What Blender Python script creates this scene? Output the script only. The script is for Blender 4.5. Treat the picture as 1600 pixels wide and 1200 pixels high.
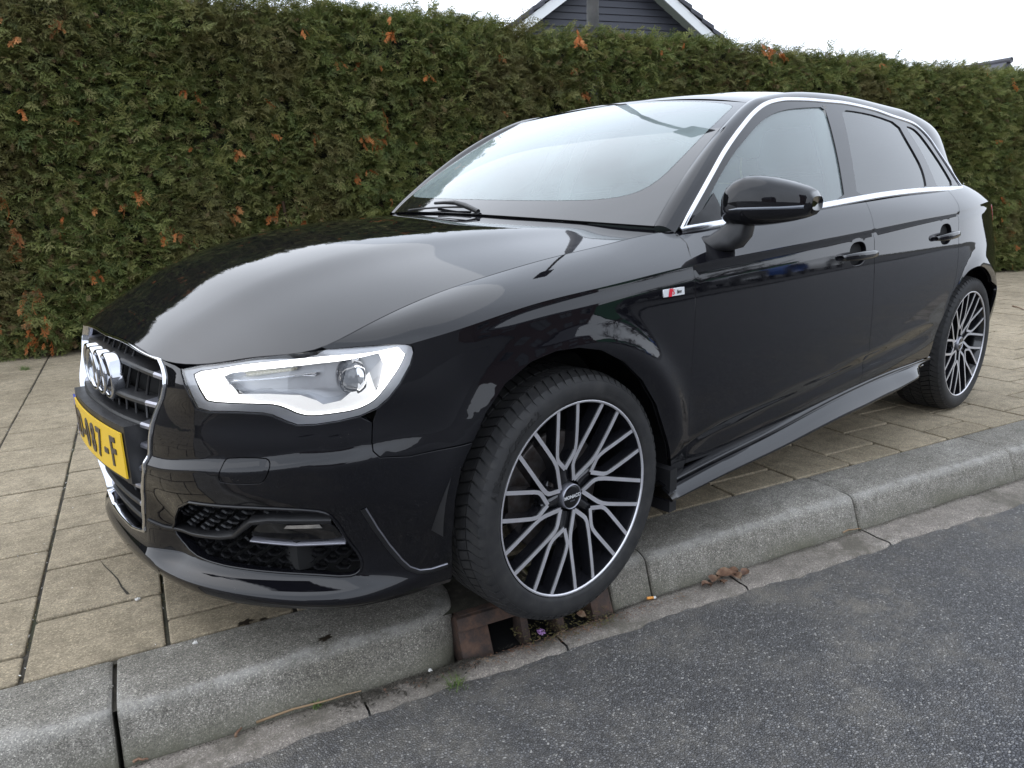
import bpy, bmesh, math, random
import numpy as np
from mathutils import Vector, Matrix
from mathutils.geometry import delaunay_2d_cdt
random.seed(7); RNG = np.random.default_rng(7)
SC = bpy.context.scene
for _o in list(bpy.data.objects): bpy.data.objects.remove(_o)
# ---------------------------------------------------------------- camera, sky, sun, exposure
cam_d = bpy.data.cameras.new('camera'); cam = bpy.data.objects.new('camera', cam_d); SC.collection.objects.link(cam); SC.camera = cam
_yaw, _pitch, _roll, _fpx = -2.273669, -.239118, -.026091, 1138.94
_f = Vector((math.cos(_yaw)*math.cos(_pitch), math.sin(_yaw)*math.cos(_pitch), math.sin(_pitch)))
_r = Vector((math.sin(_yaw), -math.cos(_yaw), 0)); _u = _r.cross(_f)
_r2 = _r*math.cos(_roll)+_u*math.sin(_roll); _u2 = -_r*math.sin(_roll)+_u*math.cos(_roll)
cam.matrix_world = Matrix(((_r2.x, _u2.x, -_f.x, 1.208598), (_r2.y, _u2.y, -_f.y, 2.05252), (_r2.z, _u2.z, -_f.z, 1.010141), (0, 0, 0, 1)))
cam_d.sensor_width = 36; cam_d.sensor_fit = 'HORIZONTAL'; cam_d.lens = 36*_fpx/1600; cam_d.clip_end = 600; cam_d.clip_start = .05
CAMF, CAMR, CAMU = np.array(_f), np.array(_r2), np.array(_u2)
SUN_EL, SUN_AZ = math.radians(48), math.radians(150)
world = bpy.data.worlds.new('World'); SC.world = world; world.use_nodes = True
nt = world.node_tree; nt.nodes.clear()
w_out = nt.nodes.new('ShaderNodeOutputWorld'); w_bg = nt.nodes.new('ShaderNodeBackground')
sky = nt.nodes.new('ShaderNodeTexSky'); sky.sky_type = 'NISHITA'; sky.sun_disc = False
sky.sun_elevation = SUN_EL; sky.sun_rotation = SUN_AZ; sky.air_density = 1.0; sky.dust_density = 6.0; sky.ozone_density = 1.0
# closed cloud layer: overcast luminance over the clear sky, soft clouds, a touch brighter overhead
tc = nt.nodes.new('ShaderNodeTexCoord'); sep = nt.nodes.new('ShaderNodeSeparateXYZ'); nt.links.new(tc.outputs['Generated'], sep.inputs[0])
rmp = nt.nodes.new('ShaderNodeValToRGB'); nt.links.new(sep.outputs['Z'], rmp.inputs[0])
SKY_GAIN = 10.0
rmp.color_ramp.elements[0].position = 0.0; rmp.color_ramp.elements[0].color = (1.07, 1.15, 1.28, 1)
rmp.color_ramp.elements[1].position = .7; rmp.color_ramp.elements[1].color = (1.13, 1.24, 1.42, 1)
nz = nt.nodes.new('ShaderNodeTexNoise'); nz.inputs['Scale'].default_value = 1.6; nz.inputs['Detail'].default_value = 4; nt.links.new(tc.outputs['Generated'], nz.inputs[0])
nm = nt.nodes.new('ShaderNodeMapRange'); nm.inputs[1].default_value = .3; nm.inputs[2].default_value = .7; nm.inputs[3].default_value = .88; nm.inputs[4].default_value = 1.12; nt.links.new(nz.outputs[0], nm.inputs[0])
mul = nt.nodes.new('ShaderNodeVectorMath'); mul.operation = 'SCALE'; nt.links.new(rmp.outputs[0], mul.inputs[0]); nt.links.new(nm.outputs[0], mul.inputs[3])
mg = nt.nodes.new('ShaderNodeVectorMath'); mg.operation = 'SCALE'; mg.inputs[3].default_value = SKY_GAIN; nt.links.new(mul.outputs[0], mg.inputs[0])
mix = nt.nodes.new('ShaderNodeMix'); mix.data_type = 'RGBA'; mix.inputs[0].default_value = .93
nt.links.new(sky.outputs[0], mix.inputs[6]); nt.links.new(mg.outputs[0], mix.inputs[7])
nt.links.new(mix.outputs[2], w_bg.inputs[0]); w_bg.inputs[1].default_value = .10; nt.links.new(w_bg.outputs[0], w_out.inputs[0])
sun_d = bpy.data.lights.new('sun', 'SUN'); sun = bpy.data.objects.new('sun', sun_d); SC.collection.objects.link(sun)
sun_d.energy = .6; sun_d.angle = math.radians(100); sun_d.color = (1.0, .97, .93)
sun.rotation_euler = (math.pi/2-SUN_EL, 0, math.pi-SUN_AZ)
SC.view_settings.view_transform = 'Standard'; SC.view_settings.look = 'None'; SC.view_settings.gamma = 1; SC.view_settings.use_curve_mapping = False
SC.view_settings.exposure = 0.75
SC.cycles.use_denoising = True; SC.cycles.max_bounces = 10; SC.cycles.transparent_max_bounces = 24; SC.cycles.glossy_bounces = 6
SC.cycles.sample_clamp_indirect = 6
# ---------------------------------------------------------------- helpers
def prop(o, label=None, cat=None, group=None, kind=None):
    if label: o['label'] = label
    if cat: o['category'] = cat
    if group: o['group'] = group
    if kind: o['kind'] = kind
    return o
def empty(name, loc=(0, 0, 0), rz=0, parent=None):
    o = bpy.data.objects.new(name, None); o.location = loc; o.rotation_euler = (0, 0, rz); o.empty_display_size = .1
    SC.collection.objects.link(o); o.parent = parent; return o
def link(name, me, mat=None, parent=None):
    o = bpy.data.objects.new(name, me); SC.collection.objects.link(o)
    if mat is not None and len(me.materials) == 0: me.materials.append(mat)
    o.parent = parent; return o
def mesh(name, V, F, mat=None, parent=None, N=None, smooth=True, mats=None, mi=None):
    me = bpy.data.meshes.new(name); V = np.asarray(V, float).reshape(-1, 3)
    me.from_pydata([tuple(p) for p in V.tolist()], [], [tuple(int(i) for i in f) for f in F])
    if mats:
        for m in mats: me.materials.append(m)
        if mi is not None: me.polygons.foreach_set('material_index', np.asarray(mi, np.int32))
    if smooth: me.polygons.foreach_set('use_smooth', np.ones(len(me.polygons), bool))
    me.update()
    if N is not None: me.normals_split_custom_set_from_vertices([tuple(n) for n in np.asarray(N, float).tolist()])
    return link(name, me, mat, parent)
def mirrored(N_or_P): 
    Q = np.array(N_or_P, float).copy(); Q[..., 1] *= -1; return Q
def mirror_obj(o, name=None, parent=None, do_lean=True):
    """the same part on the far side of the car"""
    me = o.data; n = len(me.vertices); co = np.empty(n*3); me.vertices.foreach_get('co', co); co = co.reshape(-1, 3)
    nn = np.array([tuple(x.vector) for x in me.corner_normals]) if len(me.corner_normals) else None
    vn = np.zeros((n, 3)); li = np.array([l.vertex_index for l in me.loops]); vn[li] = nn
    co[:, 1] *= -1; vn[:, 1] *= -1
    if do_lean: co[:, 2] += LEAN*2*np.abs(co[:, 1])*sst(.72, 1.0, co[:, 2])
    F = [tuple(reversed(p.vertices)) for p in me.polygons]
    mi = [p.material_index for p in me.polygons]
    q = mesh(name or o.name.split('.')[0], co, F, None, parent or o.parent, N=vn, mats=list(me.materials), mi=mi)
    return q
def grid_faces(nu, nv, close_u=False, close_v=False, flip=False, off=0):
    F = []
    for i in range(nu if close_u else nu-1):
        for j in range(nv if close_v else nv-1):
            a = i*nv+j; b = ((i+1) % nu)*nv+j; c = ((i+1) % nu)*nv+(j+1) % nv; d = i*nv+(j+1) % nv
            F.append((off+a, off+d, off+c, off+b) if flip else (off+a, off+b, off+c, off+d))
    return F
def box_vf(x0, x1, y0, y1, z0, z1):
    V = [(x, y, z) for x in (x0, x1) for y in (y0, y1) for z in (z0, z1)]
    return V, [(0, 1, 3, 2), (4, 6, 7, 5), (0, 4, 5, 1), (2, 3, 7, 6), (0, 2, 6, 4), (1, 5, 7, 3)]
def bevel_mesh(V, F, w, seg=2):
    bm = bmesh.new(); vs = [bm.verts.new(v) for v in V]
    for f in F: bm.faces.new([vs[i] for i in f])
    bmesh.ops.recalc_face_normals(bm, faces=bm.faces)
    if w > 0: bmesh.ops.bevel(bm, geom=list(bm.edges), offset=w, segments=seg, affect='EDGES', profile=.6, clamp_overlap=True)
    return bm
def bm_obj(name, bm, mat, parent=None, smooth=False, angle=None):
    me = bpy.data.meshes.new(name); bm.to_mesh(me); bm.free()
    if smooth: me.polygons.foreach_set('use_smooth', np.ones(len(me.polygons), bool))
    if angle: me.set_sharp_from_angle(angle=math.radians(angle))
    me.update(); return link(name, me, mat, parent)
def bbox(name, dims, mat, parent=None, bev=.003, seg=2, smooth=True):
    V, F = box_vf(*dims); return bm_obj(name, bevel_mesh(V, F, bev, seg), mat, parent, smooth, 40)
def tube(name, pts, r, mat, parent=None, n=8, cap=True, V0=None, up=(0, 0, 1)):
    P = [Vector(p) for p in pts]; R_ = r if hasattr(r, '__len__') else [r]*len(P); V = []; F = []
    for i, p in enumerate(P):
        t = (P[min(i+1, len(P)-1)]-P[max(i-1, 0)]).normalized(); u = Vector(up)
        if abs(t.dot(u)) > .95: u = Vector((1, 0, 0))
        a = t.cross(u).normalized(); b = a.cross(t)
        for k in range(n):
            c = 2*math.pi*k/n; V.append(p+(a*math.cos(c)+b*math.sin(c))*R_[i])
    F = grid_faces(len(P), n, close_v=True, flip=True)
    if cap: F += [tuple(range(n)), tuple(range((len(P)-1)*n+n-1, (len(P)-1)*n-1, -1))]
    if name is None: return V, F
    return mesh(name, V, F, mat, parent)
def join_vf(parts):
    V = []; F = []
    for v, f in parts:
        o = len(V); V += [tuple(p) for p in v]; F += [tuple(o+i for i in q) for q in f]
    return V, F
def lathe(profile, n, axis='y', cx=0, cy=0, cz=0):
    """profile of (radius, along) swept round the axis"""
    V = []
    for i in range(n):
        a = 2*math.pi*i/n
        for r, h in profile:
            if axis == 'y': V.append((cx+r*math.cos(a), cy+h, cz+r*math.sin(a)))
            elif axis == 'x': V.append((cx+h, cy+r*math.cos(a), cz+r*math.sin(a)))
            else: V.append((cx+r*math.cos(a), cy+r*math.sin(a), cz+h))
    return V, grid_faces(n, len(profile), close_u=True)
# ---------------------------------------------------------------- materials
class NT:
    def __init__(s, name):
        s.m = bpy.data.materials.new(name); s.m.use_nodes = True; s.t = s.m.node_tree; s.t.nodes.clear()
        s.out = s.n('ShaderNodeOutputMaterial'); s.b = s.n('ShaderNodeBsdfPrincipled'); s.l(s.b.outputs[0], s.out.inputs[0])
    def n(s, t, **k):
        q = s.t.nodes.new(t)
        for a, v in k.items():
            if a.startswith('i_'): q.inputs[int(a[2:]) if a[2:].isdigit() else a[2:].replace('_', ' ')].default_value = v
            else: setattr(q, a, v)
        return q
    def l(s, a, b): s.t.links.new(a, b)
    def set(s, **k):
        for a, v in k.items():
            i = s.b.inputs[a.replace('_', ' ')]; i.default_value = (*v, 1) if isinstance(v, tuple) and len(v) == 3 else v
        return s
    def obj(s, scale=None):
        c = s.n('ShaderNodeTexCoord'); return c.outputs['Object']
    def noise(s, scale, detail=4, rough=.6, vec=None, dist=0.0):
        q = s.n('ShaderNodeTexNoise'); q.inputs['Scale'].default_value = scale; q.inputs['Detail'].default_value = detail
        q.inputs['Roughness'].default_value = rough; q.inputs['Distortion'].default_value = dist
        s.l(vec if vec is not None else s.obj(), q.inputs[0]); return q.outputs[0]
    def vor(s, scale, feature='F1', vec=None, rnd=1.0):
        q = s.n('ShaderNodeTexVoronoi', feature=feature); q.inputs['Scale'].default_value = scale; q.inputs['Randomness'].default_value = rnd
        s.l(vec if vec is not None else s.obj(), q.inputs[0]); return q
    def ramp(s, src, stops):
        q = s.n('ShaderNodeValToRGB'); e = q.color_ramp.elements
        while len(e) < len(stops): e.new(.5)
        for i, (p, c) in enumerate(stops): e[i].position = p; e[i].color = (*c, 1) if isinstance(c, tuple) else (c, c, c, 1)
        s.l(src, q.inputs[0]); return q.outputs[0]
    def mr(s, src, a, b, c, d):
        q = s.n('ShaderNodeMapRange'); s.l(src, q.inputs[0])
        for i, v in zip((1, 2, 3, 4), (a, b, c, d)): q.inputs[i].default_value = v
        return q.outputs[0]
    def math(s, op, a, b=None):
        q = s.n('ShaderNodeMath', operation=op)
        for i, v in enumerate((a, b)):
            if v is None: continue
            if isinstance(v, (int, float)): q.inputs[i].default_value = v
            else: s.l(v, q.inputs[i])
        return q.outputs[0]
    def mix(s, fac, a, b, mode='MIX'):
        q = s.n('ShaderNodeMix', data_type='RGBA', blend_type=mode)
        for i, v in ((0, fac), (6, a), (7, b)):
            if isinstance(v, (int, float)): q.inputs[i].default_value = v if i == 0 else (v, v, v, 1)
            elif isinstance(v, tuple): q.inputs[i].default_value = (*v, 1)
            else: s.l(v, q.inputs[i])
        return q.outputs[2]
    def bump(s, h, strength, dist=.001, base=None):
        q = s.n('ShaderNodeBump'); q.inputs['Strength'].default_value = strength; q.inputs['Distance'].default_value = dist
        s.l(h, q.inputs['Height'])
        if base is not None: s.l(base, q.inputs['Normal'])
        return q.outputs[0]
    def to(s, name, src): s.l(src, s.b.inputs[name]); return s
MAT = {}
def simple(name, col, rough=.5, metal=0., **k):
    q = NT(name); q.set(Base_Color=col, Roughness=rough, Metallic=metal, **k); MAT[name] = q.m; return q.m
# ---------------------------------------------------------------- body surfaces (metres, car frame: x forward, y left, z up)
def ncs(x, y):
    """natural cubic spline through (x, y[, k]); returns a vectorised function"""
    x = np.asarray(x, float); y = np.asarray(y, float); o = np.argsort(x); x = x[o]; y = y[o]
    if y.ndim == 1: y = y[:, None]; flat = True
    else: flat = False
    n = len(x); h = np.diff(x); A = np.zeros((n, n)); B = np.zeros((n, y.shape[1])); A[0, 0] = A[-1, -1] = 1
    for i in range(1, n-1):
        A[i, i-1] = h[i-1]; A[i, i] = 2*(h[i-1]+h[i]); A[i, i+1] = h[i]
        B[i] = 3*((y[i+1]-y[i])/h[i]-(y[i]-y[i-1])/h[i-1])
    c = np.linalg.solve(A, B); d = (c[1:]-c[:-1])/(3*h[:, None]); b = (y[1:]-y[:-1])/h[:, None]-h[:, None]*(2*c[:-1]+c[1:])/3
    def f(q):
        q = np.asarray(q, float); qq = np.atleast_1d(q).ravel(); i = np.clip(np.searchsorted(x, qq, side='right')-1, 0, n-2)
        lo = np.minimum(qq-x[0], 0); hi = np.maximum(qq-x[-1], 0); qc = np.clip(qq, x[0], x[-1]); t = (qc-x[i])[:, None]
        r = y[i]+b[i]*t+c[i]*t**2+d[i]*t**3
        r = r+b[0]*lo[:, None]; e = h[-1]; r = r+(b[-1]+2*c[-2]*e+3*d[-1]*e*e)*hi[:, None]
        return r.reshape(q.shape) if flat else r.reshape(q.shape+(y.shape[1],))
    return f
def mono(x, y):
    """monotone-ish piecewise cubic (pchip) for profiles that must not overshoot"""
    x = np.asarray(x, float); y = np.asarray(y, float); h = np.diff(x); dl = np.diff(y)/h; m = np.zeros(len(x))
    for i in range(1, len(x)-1):
        if dl[i-1]*dl[i] > 0:
            w1 = 2*h[i]+h[i-1]; w2 = h[i]+2*h[i-1]; m[i] = (w1+w2)/(w1/dl[i-1]+w2/dl[i])
    m[0] = dl[0]; m[-1] = dl[-1]
    def f(q):
        q = np.asarray(q, float); qc = np.clip(q, x[0], x[-1]); i = np.clip(np.searchsorted(x, qc, side='right')-1, 0, len(x)-2)
        t = (qc-x[i])/h[i]
        return (y[i]*(1+2*t)*(1-t)**2+h[i]*m[i]*t*(1-t)**2+y[i+1]*t*t*(3-2*t)+h[i]*m[i+1]*t*t*(t-1))
    return f
def sst(a, b, x):
    t = np.clip((x-a)/(b-a), 0, 1); return t*t*(3-2*t)
WB = 2.637; WZF = .3016; WZR = .3189; WR = .3205; RIM = .2505
LEAN = .04
def lean(P, z0=.72, z1=1.0):
    """the car stands a little low on its kerb side: upper body leans"""
    P = P.copy(); P[..., 2] += LEAN*(.7-P[..., 1])*sst(z0, z1, P[..., 2]); return P
# stations: planform C, bottom z, crease z, crease offset, upper edge H
STN = [
 # Cx    Cy     zk    dk     Hx    Hy    Hz
 (.880, .000, .600, .006, .804, .000, .712),
 (.875, .150, .600, .006, .800, .150, .711),
 (.858, .280, .605, .006, .797, .275, .709),
 (.828, .400, .615, .007, .783, .385, .709),
 (.772, .520, .640, .009, .738, .512, .718),
 (.692, .630, .668, .012, .668, .606, .731),
 (.585, .730, .700, .015, .586, .700, .745),
 (.460, .802, .735, .017, .475, .722, .783),
 (.320, .850, .767, .017, .320, .722, .822),
 (.150, .873, .799, .017, .150, .722, .854),
 (-.05, .884, .819, .016, -.05, .722, .883),
 (-.25, .888, .836, .016, -.25, .722, .905),
 (-.45, .890, .852, .015, -.46, .735, .930),
 (-.65, .891, .862, .015, -.66, .780, .938),
 (-1.0, .8925, .879, .015, -1.0, .806, .966),
 (-1.5, .8925, .905, .016, -1.5, .812, .994),
 (-2.0, .892, .933, .018, -2.0, .800, 1.020),
 (-2.35, .890, .950, .020, -2.35, .782, 1.036),
 (-2.65, .886, .970, .022, -2.65, .752, 1.055),
 (-2.92, .862, .982, .026, -2.88, .698, 1.060),
 (-3.10, .808, .985, .030, -3.04, .650, 1.056),
 (-3.24, .722, .988, .030, -3.18, .590, 1.050),
 (-3.39, .580, .990, .030, -3.30, .480, 1.050),
 (-3.44, .350, .990, .030, -3.37, .300, 1.040),
 (-3.45, .000, .990, .030, -3.38, .000, 1.040)]
# ---- hood: height field
_zc = ncs([-.60, -.36, -.15, .1, .3, .45, .58, .68, .75, .79, .83], [.978, .960, .956, .942, .920, .888, .848, .801, .763, .733, .708])
_ze = ncs([-.60, -.46, -.25, -.05, .15, .32, .46, .56, .64, .705, .76, .83], [.938, .930, .905, .883, .854, .822, .783, .745, .706, .668, .628, .570])
_pl = ncs([-.6, -.3, 0, .3, .55, .7, .8], [.52, .48, .42, .37, .33, .31, .30])
def hood_raw(x, y):
    a = np.abs(y); zc = _zc(x); ze = _ze(x); u = a/.722
    z = zc+(ze-zc)*np.clip(u, 0, 2)**2.05
    w = a-_pl(x)
    return z+.007*sst(.60, .30, np.abs(x-.30)/1.6)*np.where(w < 0, np.exp(-(w/.20)**2), np.exp(-(w/.09)**2))
_A = np.array(STN)
for _r in _A:
    if _r[4] > -.5: _r[6] = hood_raw(_r[4], _r[5])
_A = _A; _M = _A[1:][::-1].copy(); _M[:, 1] *= -1; _M[:, 5] *= -1
_F = np.vstack([_M, _A]); _seg = np.hypot(np.diff(_F[:, 0]), np.diff(_F[:, 1])); _S = np.concatenate([[0], np.cumsum(_seg)]); _S -= _S[len(_M)]
SMAX = _S[-1]
_SP = ncs(_S, _F)
def s_of_x(x):
    i = np.searchsorted(-_A[:, 0], -x); return float(np.interp(-x, -_A[:, 0], _S[len(_M):]))
ZB = .15
_fr = mono([.08, .12, .150, .170, .192, .225, .27, .34, .44, .52, .62, .75], [.080, .062, .048, .032, .028, .042, .044, .030, .010, .004, .032, .10])
_fl = mono([.08, .180, .214, .27, .34, .44, .50], [0, 0, .034, .036, .026, .004, 0])
def lowd(s, x, z, dk, zk):
    """inward offset of the lower body at height z"""
    a = np.abs(s)
    front = sst(.30, .62, x); rear = sst(-2.9, -3.2, x)
    side = (z-.62)**2/4.6+.42*np.clip(.38-z, 0, 1)**1.5
    ledge = .016*sst(-.012, .020, z-ledge_z(s))*(1-sst(.50, .64, z))          # bumper shoulder line
    fr = _fr(z)*(1-.72*sst(.56, .66, z)*sst(.36, .52, a))+_fl(z)*sst(.20, .34, a)*(1-.6*sst(.70, 1.0, a))+ledge
    d = side*(1-front)+fr*front
    # wheel arch lips stand proud
    for (cx, cz, R) in ((0., WZF, .388), (-WB, WZR, .375)):
        r = np.hypot(x-cx, z-cz)
        d = d-.014*np.exp(-((r-R)/.045)**2)*sst(.25, .5, z)*sst(.60, .48, np.abs(x-cx))
    # concave flank low on the doors
    dd = (1-front)*sst(-.40, -.60, x)*sst(-2.2, -1.9, x)
    lc = .36+.075*(-x-.45)                                                   # rising lower crease
    d = d+dd*(.012*np.exp(-((z-lc+.035)/.03)**2)-.004*np.exp(-((z-lc-.01)/.02)**2))
    # undercut right below the shoulder crease
    d = d+.006*np.exp(-((z-(zk-.016))/.012)**2)*sst(.36, .15, x)*(1-sst(zk-.006, zk, z))
    d = d+sst(-2.35, -3.0, x)*.036*sst(.50, .97, z)
    return d
def ledge_z(s):
    return np.interp(np.abs(s), [0, .4, .9, 1.2], [.47, .475, .52, .56])
def Lp(s, v):
    """lower body: v 0..1 bottom to crease, 1..2 crease to hood line / belt"""
    s, v = np.broadcast_arrays(np.asarray(s, float), np.asarray(v, float))
    q = _SP(s); e = 1e-3; q2 = _SP(s+e); q1 = _SP(s-e)
    T = q2[..., :2]-q1[..., :2]; T = T/np.linalg.norm(T, axis=-1, keepdims=True)
    C = q[..., :2]; zk = q[..., 2]; H = q[..., 4:7]
    Nout = np.stack([T[..., 1], -T[..., 0]], -1)
    x = C[..., 0]
    vl = np.clip(v, None, 1); z = ZB+(zk-ZB)*vl
    def low(z): return lowd(s, x, z, None, zk)
    d = low(z)
    P = np.concatenate([C-Nout*d[..., None], z[..., None]], -1)
    # upper part: quadratic bezier K -> M -> H
    t = np.clip(v-1, 0, None)[..., None]
    dK = low(zk); K = np.concatenate([C-Nout*dK[..., None], zk[..., None]], -1)
    front = sst(.36, .50, x)[..., None]
    mid = (K+H)/2
    out = np.concatenate([Nout, np.ones_like(x)[..., None]*1.0], -1)
    bul = np.interp(x, [-3.3, -2.8, -.6, -.2, .3, .45], [.010, .010, .006, .014, .018, .018])[..., None]
    M1 = mid+out*bul
    Hh = H[..., 2]-K[..., 2]; hd = np.linalg.norm(H[..., :2]-K[..., :2], axis=-1)
    sl = (low(zk+2e-3)-low(zk-2e-3))/4e-3; r_ = np.clip(Hh*.62, 0, 1)                 # leave the lower body tangentially
    M2 = np.concatenate([K[..., :2]-Nout*(sl*r_)[..., None], (K[..., 2]+r_)[..., None]], -1)
    M = M1*(1-front)+M2*front
    U = K*(1-t)**2+2*M*t*(1-t)+H*t**2
    return lean(np.where((v > 1)[..., None], U, P))
def Hp(x, y):
    x, y = np.broadcast_arrays(np.asarray(x, float), np.asarray(y, float))
    return lean(np.stack([x, y, hood_raw(x, y)], -1))
# ---- glasshouse side (x,z) -> y
_yb = ncs([-.45, -.66, -1.0, -1.5, -2.0, -2.35, -2.65, -2.92, -3.2], [.745, .780, .806, .812, .800, .782, .758, .722, .67])
_zb = ncs([-.45, -.66, -1.0, -1.5, -2.0, -2.35, -2.65, -2.92, -3.2], [.928, .938, .960, .985, 1.016, 1.036, 1.052, 1.060, 1.06])
def Gp(x, z):
    x, z = np.broadcast_arrays(np.asarray(x, float), np.asarray(z, float))
    h = z-_zb(x); y = _yb(x)-.40*h-.34*h*np.abs(h)
    return np.stack([x, y, z], -1)
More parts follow.
